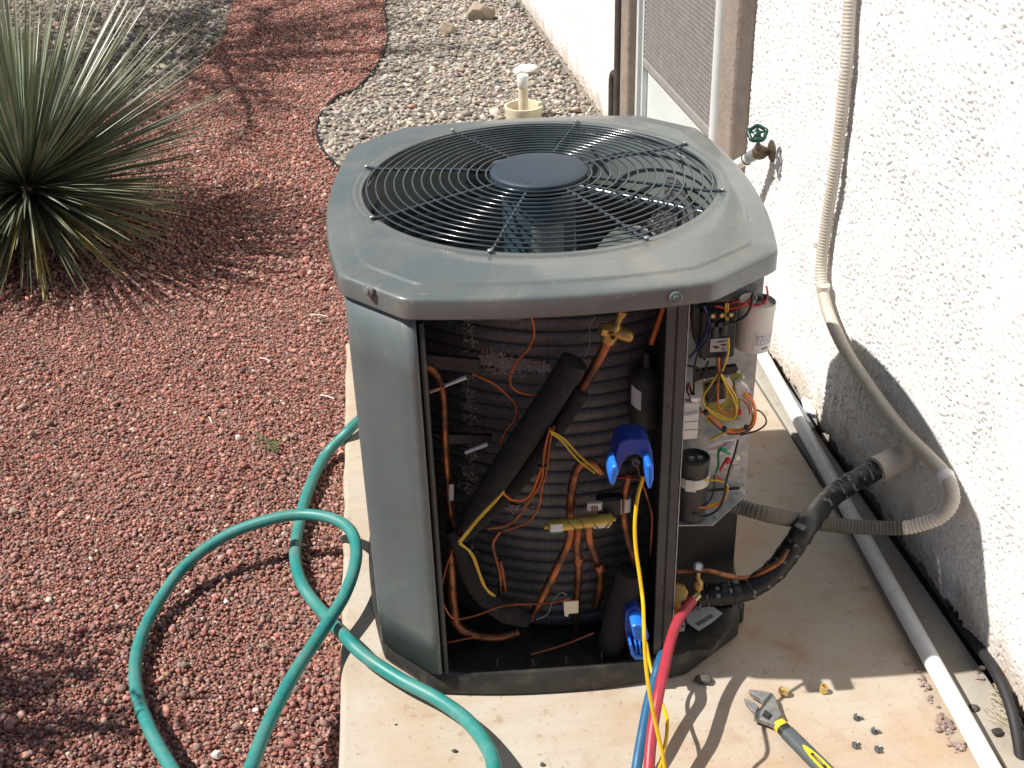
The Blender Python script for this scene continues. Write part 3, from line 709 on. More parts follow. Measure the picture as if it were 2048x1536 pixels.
# control plate and shelf
prism('control_plate', [(.236, -.362, .43), (.409, -.362, .43), (.411, -.362, .55), (.413, -.362, .955), (.236, -.362, .955)], (0, .003, 0), M['galv'], unit)
sh = [U(1345, 1068, -.475)]
zsh = .422
S_ = [(.2385, -.476, zsh), (UZ(1428, 1054, zsh)[0], -.482, zsh), UZ(1492, 990, zsh), (.409, -.3625, zsh), (.236, -.3625, zsh)]
prism('control_shelf', [(p[0], p[1], zsh) for p in S_], (0, 0, -.0025), M['galv'], unit)
prism('partition_panel', [(.236, -.335, .046), (.405, -.335, .046), (.405, -.335, .428), (.236, -.335, .428)], (0, .004, 0), M['dark'], unit)
prism('inner_partition', [(.205, -.42, .046), (.205, -.20, .046), (.205, -.20, .955), (.205, -.42, .955)], (.004, 0, 0), M['dark'], unit)
def pipe(name, px, y, r, m, segs=10, sub=6, parent=unit):
    ys = y if hasattr(y, '__len__') else [y]*len(px)
    return tube(name, [U(a_[0], a_[1], yy) for a_, yy in zip(px, ys)], r, m, parent, segs, sub)
# refrigerant pipework
pipe('copper_pipe', [(838, 728), (862, 738), (878, 760), (886, 800), (890, 900), (898, 985), (903, 1050)], -.40, .0088, M['copper'])
pipe('copper_pipe', [(1226, 660), (1205, 705), (1165, 775), (1120, 845), (1060, 925), (1000, 990), (940, 1045), (905, 1090), (903, 1150), (908, 1225), (918, 1254), (950, 1270), (1000, 1273), (1038, 1262)], -.425, .0108, M['copper'], 12)
foam = pipe('pipe_insulation', [(1148, 722), (1100, 800), (1040, 890), (985, 970), (925, 1055)], -.445, [.029, .029, .029, .028, .015], M['foam'], 18)
pipe('pipe_insulation', [(1163, 783), (1110, 862), (1050, 945), (985, 1015), (925, 1075)], -.432, [.018, .018, .019, .019, .014], M['foam'], 14)
pipe('pipe_insulation', [(900, 1062), (920, 1110), (945, 1165), (975, 1200), (1012, 1222), (1056, 1240)], -.432, [.011, .015, .018, .021, .028, .018], M['foam'], 14)
pipe('pipe_insulation', [(1262, 1142), (1250, 1190), (1232, 1250), (1222, 1296)], -.44, [.030, .032, .032, .031], M['foam_brown'], 18)
pipe('copper_pipe', [(1203, 946), (1180, 924), (1160, 930), (1147, 960), (1141, 1005), (1140, 1040)], -.415, .0095, M['copper'])
pipe('copper_pipe', [(1141, 1050), (1137, 1085), (1112, 1140), (1082, 1200), (1060, 1238)], [-.43, -.43, -.43, -.42, -.41], .0095, M['copper'])
pipe('copper_pipe', [(1157, 1050), (1154, 1095), (1157, 1140), (1153, 1200), (1149, 1290)], [-.43, -.43, -.42, -.40, -.38], .0085, M['copper'])
pipe('copper_pipe', [(1177, 1048), (1180, 1085), (1192, 1115), (1201, 1160), (1192, 1212)], [-.43, -.43, -.42, -.40, -.38], .0095, M['copper'])
for (x, y) in [(1157, 1122), (1103, 1160), (1198, 1135)]:
    q = U(x, y, -.425); lathe('braze_collar', [(.0102, -.009), (.0112, -.007), (.0112, .007), (.0102, .009)], M['copper'], unit, 12, q, (.05 if x == 1157 else (-.5 if x < 1150 else .3), 0, -1))
pipe('copper_pipe', [(1259, 948), (1250, 985), (1248, 1030), (1254, 1070), (1266, 1115), (1272, 1150)], -.42, .0078, M['copper'])
lb = U(1253, 1008, -.42); lathe('pipe_label', [(.0095, -.017), (.0095, .017)], M['paper'], unit, 12, lb, (.02, 0, 1))
pipe('copper_pipe', [(1272, 920), (1284, 962), (1303, 1020), (1304, 1060), (1300, 1110)], -.40, .0042, M['copper'], 8)
pipe('copper_pipe', [(1329, 610), (1315, 650), (1302, 688)], -.41, .0058, M['copper_thin'], 8)
pipe('capillary', [(1063, 634), (1068, 668), (1056, 698), (1034, 722), (1022, 747), (1021, 768), (1032, 781), (1052, 788), (1072, 790)], -.435, .0030, M['copper_thin'], 6)
pipe('capillary', [(944, 748), (985, 766), (1014, 790), (1032, 812), (1030, 838), (1012, 862), (1000, 890)], -.425, .0026, M['copper_thin'], 6)
for k, pp in enumerate([[(1104, 855), (1094, 880), (1089, 930), (1077, 968), (1052, 1012), (1020, 1048), (975, 1058)],
                        [(1108, 852), (1100, 885), (1094, 935), (1084, 975), (1078, 1010), (1058, 1042), (1010, 1062)],
                        [(1006, 986), (1022, 999), (1046, 1000), (1064, 985), (1076, 955), (1084, 935)],
                        [(1100, 856), (1088, 905), (1083, 960), (1060, 1000), (1045, 1018)]]):
    pipe('orange_lead', pp, -.468-.002*k, .0024, M['copper_thin'] if k != 2 else M['orange_wire'], 6)
q = U(1084, 932, -.472); box('cable_tie', q, (.018, .010, .004), M['black_wire'], unit, .001)
for k, pp in enumerate([[(1100, 862), (1128, 878), (1160, 912), (1198, 944)], [(1102, 866), (1124, 882), (1154, 918), (1190, 946)],
                        [(1008, 982), (985, 1010), (955, 1042), (920, 1086)], [(1004, 988), (978, 1013), (946, 1048), (917, 1084)],
                        [(918, 1087), (940, 1105), (955, 1140), (968, 1172), (990, 1192)], [(921, 1086), (946, 1110), (960, 1148), (974, 1180), (986, 1191)]]):
    pipe('yellow_lead', pp, -.482, .0023, M['yellow_thin'], 6)
pipe('capillary', [(905, 1100), (892, 1135), (883, 1180), (890, 1215), (905, 1236), (925, 1237), (960, 1228), (1010, 1211), (1090, 1207), (1140, 1198)], -.455, .0023, M['copper_thin'], 6)
pipe('capillary', [(878, 1289), (905, 1283), (945, 1275)], -.44, .0026, M['copper_thin'], 6)
pipe('capillary', [(1062, 1309), (1095, 1300), (1135, 1287), (1187, 1266)], -.44, .0026, M['copper_thin'], 6)
pipe('copper_pipe', [(1000, 1062), (986, 1085), (990, 1110), (1000, 1150), (999, 1190)], -.41, .005, M['copper'], 8)
pipe('copper_pipe', [(1000, 1120), (1006, 1150), (1010, 1182)], -.405, .005, M['copper'], 8)
pipe('capillary', [(842, 786), (870, 778), (890, 773)], -.42, .002, M['copper_thin'], 6)
for a0, a1, m_ in [((888, 772), (932, 754), 'paper'), ((930, 905), (975, 888), 'paper'), ((860, 785), (880, 778), 'paper')]:
    pipe('sensor_sleeve', [a0, a1], -.415, [.0035, .0048] if a0[0] > 870 else .002, M[m_], 8, 2)
box('sensor_tag', U(903, 985, -.415), (.010, .002, .042), M['paper'], unit, .0006, Matrix.Rotation(.06, 3, 'Y'))
box('coil_tag', U(1076, 905, -.40), (.013, .002, .020), M['paper'], unit, .0006)
prism('coil_bracket', [U(836, 708, -.40), U(960, 720, -.40), U(958, 748, -.40), U(836, 735, -.40)], (0, .012, 0), M['dark'], unit, .002)
prism('coil_bracket', [U(862, 868, -.39), U(985, 872, -.39), U(980, 884, -.39), U(900, 890, -.39)], (0, .012, 0), M['dark'], unit, .002)
pipe('silver_wire', [(1190, 634), (1180, 650), (1180, 672), (1178, 695), (1160, 728)], -.42, .0012, M['galv'], 6)
pipe('silver_wire', [(1072, 1240), (1095, 1228), (1105, 1205), (1120, 1186), (1134, 1190)], -.445, .0011, M['galv'], 6)
# brass valve at the top
bv = empty('brass_valve', tuple(U(1226, 661, -.435)), 0, unit)
lathe('valve_body', [(.010, -.028), (.016, -.026), (.017, -.004), (.015, .012), (.010, .018), (.0075, .022), (.0075, .034), (.010, .036), (.0105, .046), (.006, .048), (0, .048)], M['brass'], bv, 16, (0, 0, 0), (.42, 0, .9))
lathe('valve_cap', [(.011, 0), (.013, .004), (.0135, .030), (.010, .036), (0, .037)], M['brass'], bv, 14, (.004, -.004, 0), (.9, -.15, -.35))
lathe('valve_nut', [(.013, 0), (.014, .004), (.014, .020), (.011, .024), (0, .024)], M['brass'], bv, 6, (-.004, -.004, .004), (-.85, -.2, .2))
lathe('valve_port', [(.007, 0), (.007, .016), (.0045, .016), (.0045, .004), (0, .004)], M['brass'], bv, 12, (-.003, -.012, -.003), (-.1, -1, .2))
# filter drier
dr = empty('filter_drier', tuple(U(1290, 840, -.36)), 0, unit)
lathe('drier_body', [(.008, -.03), (.012, -.02), (.03, -.008), (.0345, .006), (.0345, .105), (.03, .118), (.014, .128), (.009, .132), (.009, .16), (.006, .165)], M['dark2'], dr, 28)
V = []; Fc = []
for i in range(9):
    a_ = rad(200+5.5*i)
    for zz in (.052, .098): V.append((.0352*math.cos(a_), .0352*math.sin(a_), zz-.003*i*.4))
for i in range(8): Fc.append((2*i, 2*i+2, 2*i+3, 2*i+1))
mesh('drier_label', V, Fc, M['paper'], dr, True)
# compressor behind the pipework
lathe('compressor', [(.085, 0), (.095, .01), (.095, .26), (.085, .30), (.05, .325), (0, .33)], M['dark2'], unit, 32, (.10, -.20, .047))
# reversing valve: long yellow body with end nubs
rv = empty('reversing_valve', (0, 0, 0), 0, unit)
e0, e1 = U(1096, 1053, -.45), U(1224, 1038, -.45); ax = (e1-e0)/np.linalg.norm(e1-e0); Lr = np.linalg.norm(e1-e0)
lathe('valve_body', [(.0035, -.009), (.0055, -.008), (.0055, -.001), (.010, 0), (.0135, .003), (.0135, Lr-.003), (.010, Lr), (.0055, Lr+.001), (.0055, Lr+.007), (.003, Lr+.008)], M['yellow_valve'], rv, 18, e0, ax)
q = e0+ax*.017+np.array([0, -.0128, .003]); box('valve_label', q, (.026, .0022, .020), M['paper'], rv, .0006)
box('label_band', q+np.array([0, -.0006, -.0115]), (.026, .0022, .0035), M['teal'], rv, .0005)
q = e0+ax*(Lr-.024)+np.array([0, -.0118, -.0075]); box('valve_label', q, (.034, .002, .009), M['paper'], rv, .0006)
for t0, t1 in ((.30, .52), (.50, .60), (.70, .96)):
    pts = []
    for k in range(7):
        t = k/6; a_ = rad(160-150*t) if t0 < .6 else rad(120-100*math.sin(t*3.14))
        pts.append(e0+ax*Lr*(t0+(t1-t0)*t)+np.array([0, -.0142*math.sin(a_*.6+.9), -.0142*math.cos(a_*.9)]))
    tube('wrapped_lead', pts, .0011, M['brown_wire'], rv, 6, 4)
q = U(1188, 1012, -.44); box('white_plug', q, (.030, .012, .020), M['white_plastic'], rv, .002); 
for dx in (-.005, .0, .005): tube('plug_lead', [q+np.array([dx, -.007, .004]), q+np.array([dx*1.2, -.014, -.004]), q+np.array([dx-.004, -.012, -.02])], .0016, M['brown_wire'], rv, 6, 4)
q = U(1218, 1008, -.42); box('solenoid', q, (.055, .03, .045), M['dark'], rv, .005); box('solenoid_edge', q+np.array([-.018, -.016, 0]), (.0022, .002, .040), M['galv'], rv); box('solenoid_edge', q+np.array([.024, -.016, .002]), (.0022, .002, .040), M['galv'], rv)
prism('white_tag', [U(x, y, -.45) for x, y in [(1127, 1204), (1157, 1202), (1157, 1226), (1137, 1228), (1136, 1234), (1129, 1232)]], (0, .003, 0), M['cream'], unit, .0006)
pipe('thin_red_lead', [(1235, 955), (1262, 957), (1300, 964)], -.43, .0016, M['red_wire'], 6)
# ---- controls to the right of the post
pipe_c = lambda nm, px, y, r, m: pipe(nm, px, y, r, M[m], 6)
cp = empty('run_capacitor', tuple(U(1503, 690, -.405)), 0, unit); cp.rotation_euler = (0, rad(3), 0)
lathe('capacitor_can', [(.030, -.004), (.0355, -.002), (.0365, .004), (.0365, .083), (.0372, .084), (.0372, .100), (.0352, .101), (.0345, .093), (0, .093)], M['white_plastic'], cp, 36)
V = []; Fc = []
for i in range(13):
    a_ = rad(258+6.6*i)
    for zz in (.004, .043): V.append((.0371*math.cos(a_), .0371*math.sin(a_), zz))
for i in range(12): Fc.append((2*i, 2*i+2, 2*i+3, 2*i+1))
cl = mesh('capacitor_label', V, Fc, M['paper'], cp, True)
def curved_print(parent, a0, a1, z0, z1, r, m):
    V = []; n = 6
    for i in range(n+1):
        a_ = rad(a0+(a1-a0)*i/n)
        for zz in (z0, z1): V.append((r*math.cos(a_), r*math.sin(a_), zz))
    return V, [(2*i, 2*i+2, 2*i+3, 2*i+1) for i in range(n)]
V = []; Fc = []
for row, (zz, h_) in enumerate([(.038, .0022), (.0335, .002), (.029, .0018), (.0245, .0018), (.020, .0016), (.010, .005)]):
    a_ = 262
    while a_ < 325:
        w_ = RNG.uniform(4, 15) if row < 5 else 26
        if row == 5 and a_ < 275: a_ = 285
        v, f = curved_print(None, a_, min(a_+w_, 332), zz-h_/2, zz+h_/2, .0373, None); k = len(V); V += v; Fc += [tuple(x+k for x in q) for q in f]; a_ += w_+RNG.uniform(2, 5)+(60 if row == 5 else 0)
mesh('label_print', V, Fc, M['ink_grey'], cl)
for k, (dx, dy) in enumerate([(0, 0), (.014, .008), (-.013, .006)]):
    box('terminal', (dx, dy-.006, .098), (.007, .012, .013), M['brass' if k else 'galv'], cp, .001)
    box('terminal_boot', (dx+.002, dy-.008, .108), (.009, .010, .010), M['dark2'], cp, .002)
pipe_c('red_lead', [(1533, 572), (1535, 592), (1525, 607), (1500, 612), (1476, 604), (1455, 612), (1443, 635)], -.445, .0021, 'red_wire')
pipe_c('red_lead', [(1500, 600), (1478, 612), (1452, 618), (1430, 612)], -.45, .0017, 'red_wire')
pipe_c('brown_lead', [(1506, 590), (1482, 612), (1458, 618), (1436, 612)], -.455, .0015, 'red_wire')
pipe_c('black_lead', [(1506, 586), (1502, 612), (1490, 632), (1466, 646), (1448, 645)], -.46, .0027, 'black_wire')
pipe_c('yellow_lead', [(1456, 606), (1456, 624), (1456, 642)], -.455, .0017, 'yellow_thin')
pipe_c('yellow_lead', [(1452, 606), (1451, 624), (1452, 642)], -.455, .0017, 'yellow_thin')
# contactor
ct = empty('contactor', (0, 0, 0), 0, unit)
q = U(1432, 660, -.43); box('contactor_body', q, (.070, .042, .105), M['dark'], ct, .003)
for dx in (-.016, .002, .020):
    for dz in (.046, .026): box('contactor_terminal', q+np.array([dx, -.024, dz]), (.012, .012, .012), M['dark2'], ct, .002)
    lathe('terminal_screw', [(.0042, 0), (.0042, .002), (0, .0026)], M['brass_bright'], ct, 8, q+np.array([dx, -.031, .048]), (0, -1, .2))
for (x, y) in [(1430, 662), (1448, 658)]: lathe('contactor_well', [(.0065, -.012), (.0072, -.010), (.0072, .012)], M['ink'], ct, 12, U(x, y, -.455))
q = U(1438, 690, -.453); lbm = box('contactor_label', q, (.036, .002, .030), M['galv'], ct, .0005)
for k in range(9): box('contactor_print', q+np.array([RNG.uniform(-.011, .011), -.0016, RNG.uniform(-.011, .011)]), (RNG.uniform(.004, .012), .0006, .0025), M['ink'], ct)
pipe_c('navy_lead', [(1408, 612), (1418, 640), (1412, 668), (1398, 692), (1378, 716)], -.455, .0026, 'blue_wire')
pipe_c('black_lead', [(1422, 650), (1415, 680), (1400, 700), (1390, 730), (1388, 790), (1396, 805)], -.46, .0022, 'black_wire')
pipe_c('black_lead', [(1372, 731), (1392, 735), (1402, 741), (1414, 752)], -.45, .0024, 'black_wire')
pipe_c('black_lead', [(1416, 722), (1410, 742), (1404, 758)], -.45, .0024, 'black_wire')
prism('wire_bundle', [U(x, y, -.44) for x, y in [(1385, 612), (1402, 620), (1410, 660), (1420, 700), (1410, 725), (1398, 705), (1388, 680), (1384, 640)]], (0, .02, 0), M['dark'], unit, .003)
pipe_c('tan_lead', [(1457, 676), (1457, 700), (1452, 722), (1444, 742)], -.462, .0022, 'yellow_thin')
for dx in (-5, 0, 5, 9): pipe_c('brown_lead', [(1438+dx, 715), (1438+dx*.7, 728), (1439+dx*.5, 745)], -.46, .0024, ['brown_wire', 'orange_wire', 'brown_wire', 'yellow_thin'][(dx+5)//5 % 4])
# defrost board
bd = empty('control_board', (0, 0, 0), 0, unit)
prism('circuit_board', [U(x, y, -.435) for x, y in [(1406, 765), (1480, 744), (1487, 752), (1486, 765), (1478, 840), (1412, 850)]], (0, .003, 0), mat('board_olive', (.30, .28, .07), .5, 0, .15, 60), bd)
prism('board_connector', [U(x, y, -.445) for x, y in [(1388, 743), (1474, 732), (1480, 744), (1400, 760), (1390, 765)]], (0, .012, 0), M['dark'], bd, .001)
prism('board_relay', [U(x, y, -.447) for x, y in [(1412, 772), (1448, 765), (1450, 800), (1414, 808)]], (0, .012, 0), M['dark2'], bd, .002)
prism('board_standoff', [U(x, y, -.45) for x, y in [(1448, 757), (1458, 754), (1466, 768), (1464, 782), (1457, 775)]], (0, .012, 0), M['white_plastic'], bd, .001)
prism('board_plug', [U(x, y, -.452) for x, y in [(1470, 768), (1484, 766), (1498, 778), (1502, 790), (1498, 800), (1474, 798)]], (0, .018, 0), M['white_plastic'], bd, .003)
for (x, y) in [(1407, 757), (1475, 741), (1462, 817), (1484, 752)]: lathe('board_post', [(.0036, 0), (.0036, .006), (.002, .008), (0, .008)], M['white_plastic'], bd, 8, U(x, y, -.44), (0, -1, 0))
box('red_jumper', U(1478, 824, -.445), (.010, .008, .014), M['red_wire'], bd, .002)
prism('board_label', [U(x, y, -.449) for x, y in [(1438, 800), (1452, 797), (1453, 804), (1438, 808)]], (0, .001, 0), M['paper'], bd)
for k, (px, m_) in enumerate([
    ([(1436, 748), (1420, 772), (1408, 790), (1407, 805), (1415, 818), (1430, 820), (1446, 812), (1455, 790), (1450, 768), (1441, 748)], 'yellow_thin'),
    ([(1438, 748), (1436, 780), (1437, 810), (1445, 824), (1460, 826), (1472, 808), (1470, 790), (1458, 770), (1444, 750)], 'orange_wire'),
    ([(1443, 748), (1458, 772), (1470, 790), (1474, 812), (1470, 830), (1455, 836), (1435, 828), (1416, 820)], 'yellow_thin'),
    ([(1442, 748), (1452, 770), (1466, 795), (1473, 820), (1468, 836), (1450, 838), (1430, 830), (1412, 814)], 'yellow_thin'),
    ([(1440, 748), (1430, 780), (1420, 800), (1414, 812)], 'brown_wire')]):
    pipe_c('looped_lead', px, -.468-.003*k, .0021, m_)
for k, (px, m_) in enumerate([
    ([(1488, 788), (1500, 796), (1508, 815), (1508, 838), (1500, 853), (1480, 862), (1460, 864), (1442, 852), (1420, 832), (1402, 824)], 'orange_wire'),
    ([(1490, 786), (1504, 798), (1511, 820), (1509, 842), (1496, 856), (1472, 862), (1452, 858), (1430, 840), (1400, 820)], 'orange_wire'),
    ([(1494, 788), (1506, 806), (1510, 828), (1504, 848), (1486, 858), (1462, 858), (1448, 866), (1418, 881)], 'yellow_thin'),
    ([(1486, 790), (1498, 806), (1505, 830), (1500, 850), (1480, 858), (1455, 862), (1420, 878)], 'yellow_thin'),
    ([(1498, 786), (1508, 806), (1512, 830), (1506, 852), (1490, 864), (1462, 868), (1440, 858), (1416, 836)], 'brown_wire'),
    ([(1486, 800), (1496, 812), (1500, 828)], 'red_wire'),
    ([(1508, 818), (1522, 824), (1532, 838), (1530, 850), (1516, 860), (1498, 866), (1480, 870)], 'black_wire')]):
    pipe_c('harness_lead', px, -.470+.002*k, .0023 if k < 2 else .0018, m_)
for (x, y) in [(1449, 858), (1493, 855), (1412, 825)]: box('cable_tie', U(x, y, -.474), (.009, .012, .010), M['black_wire'], unit, .002)
for k in range(7):
    pipe_c('tangled_lead', [(1372+RNG.uniform(-2, 8), 760+RNG.uniform(-6, 10)), (1376+RNG.uniform(-4, 10), 785), (1386+RNG.uniform(-4, 12), 810), (1400+RNG.uniform(0, 8), 826)], -.455, .0016, ['blue_wire', 'black_wire', 'red_wire', 'black_wire', 'blue_wire', 'brown_wire', 'black_wire'][k])
prism('terminal_block', [U(x, y, -.478) for x, y in [(1365, 832), (1398, 826), (1394, 878), (1360, 880)]], (0, .022, 0), M['white_plastic'], unit, .002)
prism('terminal_block', [U(x, y, -.470) for x, y in [(1370, 806), (1400, 806), (1399, 826), (1366, 830)]], (0, .02, 0), M['white_plastic'], unit, .002)
prism('block_top', [U(x, y, -.474) for x, y in [(1382, 797), (1400, 796), (1400, 802), (1393, 806), (1382, 803)]], (0, .014, 0), M['pvc'], unit, .001)
for (x0, y0, x1, y1) in [(1363, 845, 1396, 842), (1362, 861, 1395, 859)]:
    a_, b_ = U(x0, y0, -.4786), U(x1, y1, -.4786); tube('block_joint', [a_, b_], .0007, M['ink_grey'], unit, 4, 1)
# start capacitor with white strap
sc = empty('start_capacitor', tuple(UZ(1382, 1030, zsh)), 0, unit)
lathe('capacitor_can', [(.030, .0005), (.0325, .003), (.0325, .138), (.0335, .141), (.0335, .150), (.030, .151), (.029, .144), (0, .144)], M['dark2'], sc, 30)
lathe('strap', [(.0335, .088), (.0342, .089), (.0342, .110), (.0335, .111)], M['white_plastic'], sc, 30)
box('strap_tab', (-.012, -.0335, .0995), (.022, .003, .028), M['white_plastic'], sc, .001, Matrix.Rotation(-.35, 3, 'Z'))
for dx in (-.008, .010): box('terminal', (dx, -.006, .150), (.010, .005, .010), M['galv'], sc, .001)
prism('warning_label', [U(x, y, -.40) for x, y in [(1418, 886), (1475, 877), (1470, 910), (1416, 906)]], (0, .001, 0), M['paper'], unit)
for k in range(12):
    q = U(RNG.uniform(1424, 1464), 886+4*(k % 4)+RNG.uniform(-1, 1), -.4012); box('label_print', q, (RNG.uniform(.008, .022), .0006, .0012), M['ink_grey'] if k % 3 else M['red_ink'], unit, 0, Matrix.Rotation(-.12, 3, 'Y'))
pipe_c('green_lead', [(1432, 946), (1437, 930), (1437, 905), (1443, 897), (1454, 900)], -.43, .0028, 'green_wire')
pipe_c('green_lead', [(1442, 900), (1452, 904), (1460, 908)], -.432, .003, 'green_wire')
pipe_c('red_lead', [(1440, 942), (1447, 928), (1454, 918)], -.432, .0028, 'red_wire')
box('red_wirenut', U(1456, 921, -.432), (.012, .012, .014), M['red_wire'], unit, .003)
pipe_c('black_lead', [(1476, 880), (1470, 905), (1460, 935), (1452, 965), (1446, 1000), (1432, 1022), (1408, 1032), (1385, 1028)], -.478, .0024, 'black_wire')
pipe_c('black_lead', [(1428, 950), (1428, 975), (1420, 1000), (1404, 1014)], -.47, .0018, 'black_wire')
pipe_c('yellow_lead', [(1410, 960), (1432, 961), (1448, 965), (1455, 973), (1452, 990), (1438, 1004), (1416, 1012)], -.474, .0021, 'yellow_thin')
pipe_c('orange_lead', [(1448, 965), (1453, 980), (1447, 1000), (1425, 1013), (1395, 1015)], -.472, .0024, 'orange_wire')
pipe_c('red_lead', [(1432, 949), (1440, 956), (1446, 964)], -.472, .002, 'red_wire')
box('resistor', U(1473, 916, -.43), (.012, .01, .012), M['cream'], unit, .003); box('resistor', U(1472, 934, -.43), (.016, .004, .014), M['galv'], unit, .001)
for (x, y) in [(1431, 1034), (1411, 1024)]:
    q = UZ(x, y, zsh+.001); lathe('shelf_screw', [(.0045, 0), (.0045, .003), (0, .004)], M['galv'], unit, 8, q)
# service valves on the base
sv = empty('service_valves', (0, 0, 0), 0, unit)
q = U(1356, 1186, -.455); lathe('brass_cap', [(.020, -.014), (.0225, -.012), (.0225, .006), (.020, .010), (0, .011)], M['brass'], sv, 8, q, (-.15, -.9, .45), 25)
lathe('valve_stem', [(.012, -.045), (.012, -.005), (.014, 0)], M['brass'], sv, 12, q+np.array([0, .012, -.018]), (0, -.2, 1))
lathe('valve_foot', [(.015, -.05), (.015, -.015), (.012, -.01)], M['brass'], sv, 12, q+np.array([.004, .010, -.040]), (.1, 0, 1))
q = U(1396, 1133, -.425); lathe('schrader_cap', [(.009, -.012), (.0115, -.008), (.0115, .004), (.010, .007), (0, .0075)], M['galv'], sv, 14, q, (-.1, -.8, .6))
box('cap_sticker', q+np.array([-.0005, -.0075, .0045]), (.012, .0012, .013), M['paper'], sv, .0003, Matrix.Rotation(-.6, 3, 'X') @ Matrix.Rotation(.3, 3, 'Y'))
pipe('liquid_line', [(1334, 1143), (1375, 1142), (1402, 1140), (1425, 1143), (1450, 1150), (1480, 1156), (1505, 1153)], [-.41, -.412, -.414, -.414, -.412, -.408, -.40], .0058, M['copper'], 10, 6, sv)
def flat_label(name, px, z0, m, lift=.001):
    return prism(name, [UZ(x, y, z0) for x, y in px], (0, 0, lift), m, unit)
# sloped cover plate on which the labels sit
lb_z = .070
prism('base_cover', [(.236, -.478, .050), (.33, -.482, .050), (.405, -.385, .050), (.405, -.342, .050), (.236, -.342, .050)], (0, 0, .018), M['base'], unit, .002)
lab = flat_label('rating_label', [(1372, 1231), (1392, 1214), (1419, 1209), (1445, 1227), (1424, 1245), (1397, 1262), (1374, 1246)], lb_z, M['paper'])
o_ = UZ(1388, 1220, lb_z+.0018); x_ = UZ(1404, 1215, lb_z+.0018)-o_; y_ = UZ(1385, 1212, lb_z+.0018)-o_
text('label_text', 'W1J', .017, M['ink'], unit, frameM(o_, x_, y_))
o_ = UZ(1409, 1240, lb_z+.0014); x_ = UZ(1429, 1228, lb_z+.0014)-o_; x_ /= np.linalg.norm(x_); y_ = np.array([-x_[1], x_[0], 0])
V = []; Fc = []; s_ = -.026
while s_ < .026:
    w_ = RNG.uniform(.0008, .0022); k = len(V)
    for (u_, v_) in ((s_, -.006), (s_+w_, -.006), (s_+w_, .006), (s_, .006)): V.append(o_+x_*u_+y_*v_)
    Fc.append((k, k+1, k+2, k+3)); s_ += w_+RNG.uniform(.0004, .0012)
mesh('barcode', V, Fc, M['ink_grey'], unit)
flat_label('small_label', [(1328, 1248), (1366, 1241), (1371, 1246), (1369, 1262), (1328, 1268)], lb_z, M['paper'])
for k in range(5):
    q = UZ(1336+7*k, 1257-1.3*k, lb_z+.0016); box('label_print', q, (.005, .009, .0004), M['ink_grey'], unit, 0, Matrix.Rotation(.15*k, 3, 'Z'))

# ------------------------------------------------------------------ things clipped on and lying around
# blue spring clamps
def ext(P, L_, zf):                                                # carry a hose on along its last direction until it lies on the ground
    P = [np.array(q, float) for q in P]; d = (P[-1]-P[-2])*np.array([1, 1, 0]); d /= np.linalg.norm(d)
    a_ = P[-1]+d*L_*.4; a_[2] = P[-1][2]*.45+zf*.55; b_ = P[-1]+d*L_*.75; b_[2] = zf; c_ = P[-1]+d*L_*1.3; c_[2] = zf
    return P+[a_, b_, c_]
def arc_band(pts_in, pts_out, vec, name, m, parent): return prism(name, pts_in+pts_out[::-1], vec, m, parent, .003)
def W(x, y, ly): return wor(U(x, y, ly))
cl1 = empty('spring_clamp', tuple(W(1264, 930, -.50))); tag(cl1, 'blue spring clamp with splayed handles gripping the copper pipe beside the post', 'clamp', 'blue clamps'); o1 = np.array(cl1.location)
def Wp(px, ly): return [W(x, y, ly)-o1 for x, y in px]
out = [(1222, 962), (1226, 935), (1231, 908), (1239, 886), (1255, 879), (1285, 879), (1300, 886), (1305, 905), (1308, 935), (1304, 975)]
inn = [(1237, 950), (1246, 925), (1254, 914), (1262, 911), (1271, 909), (1281, 912), (1287, 922), (1292, 940), (1297, 976)]
prism('clamp_body', Wp(out[:], -.52)+Wp(inn[::-1], -.52), wor((0, .06, 0)), M['blue_dark'], cl1, .003)
for px in ([(1225, 934), (1235, 931), (1238, 945), (1231, 968), (1224, 974), (1219, 965), (1219, 948)], [(1293, 931), (1302, 930), (1308, 936), (1308, 962), (1301, 980), (1297, 978), (1294, 960)]):
    prism('handle_tip', Wp(px, -.565), wor((0, .055, 0)), M['blue_light'], cl1, .005)
spr = []
for k in range(28): a_ = k*.9; spr.append(W(1270, 920, -.47)-o1+np.array([.007*math.cos(a_), -.0005*k, .007*math.sin(a_)]))
tube('spring', spr, .0012, M['galv'], cl1, 5, 2)
cl2 = empty('spring_clamp', tuple(W(1275, 1280, -.50))); tag(cl2, 'blue spring clamp with ribbed tip near the base of the condenser', 'clamp', 'blue clamps'); o1 = np.array(cl2.location)
prism('clamp_body', Wp([(1251, 1222), (1270, 1212), (1284, 1222), (1287, 1290), (1286, 1312), (1266, 1316), (1256, 1292), (1249, 1255)], -.49), wor((0, .03, 0)), M['blue_dark'], cl2, .004)
prism('handle_tip', Wp([(1263, 1254), (1272, 1250), (1286, 1251), (1295, 1260), (1299, 1276), (1293, 1284), (1276, 1284), (1267, 1275)], -.535), wor((0, .05, 0)), M['blue_light'], cl2, .004)
prism('lower_tip', Wp([(1259, 1290), (1264, 1289), (1271, 1311), (1288, 1314), (1291, 1320), (1270, 1320), (1263, 1311)], -.525), wor((0, .04, 0)), M['blue_light'], cl2, .002)
for x in (1270, 1278, 1286): prism('grip_rib', Wp([(x, 1289), (x+4, 1289), (x+6, 1313), (x+2, 1313)], -.52), wor((0, .035, 0)), M['blue_light'], cl2, .001)
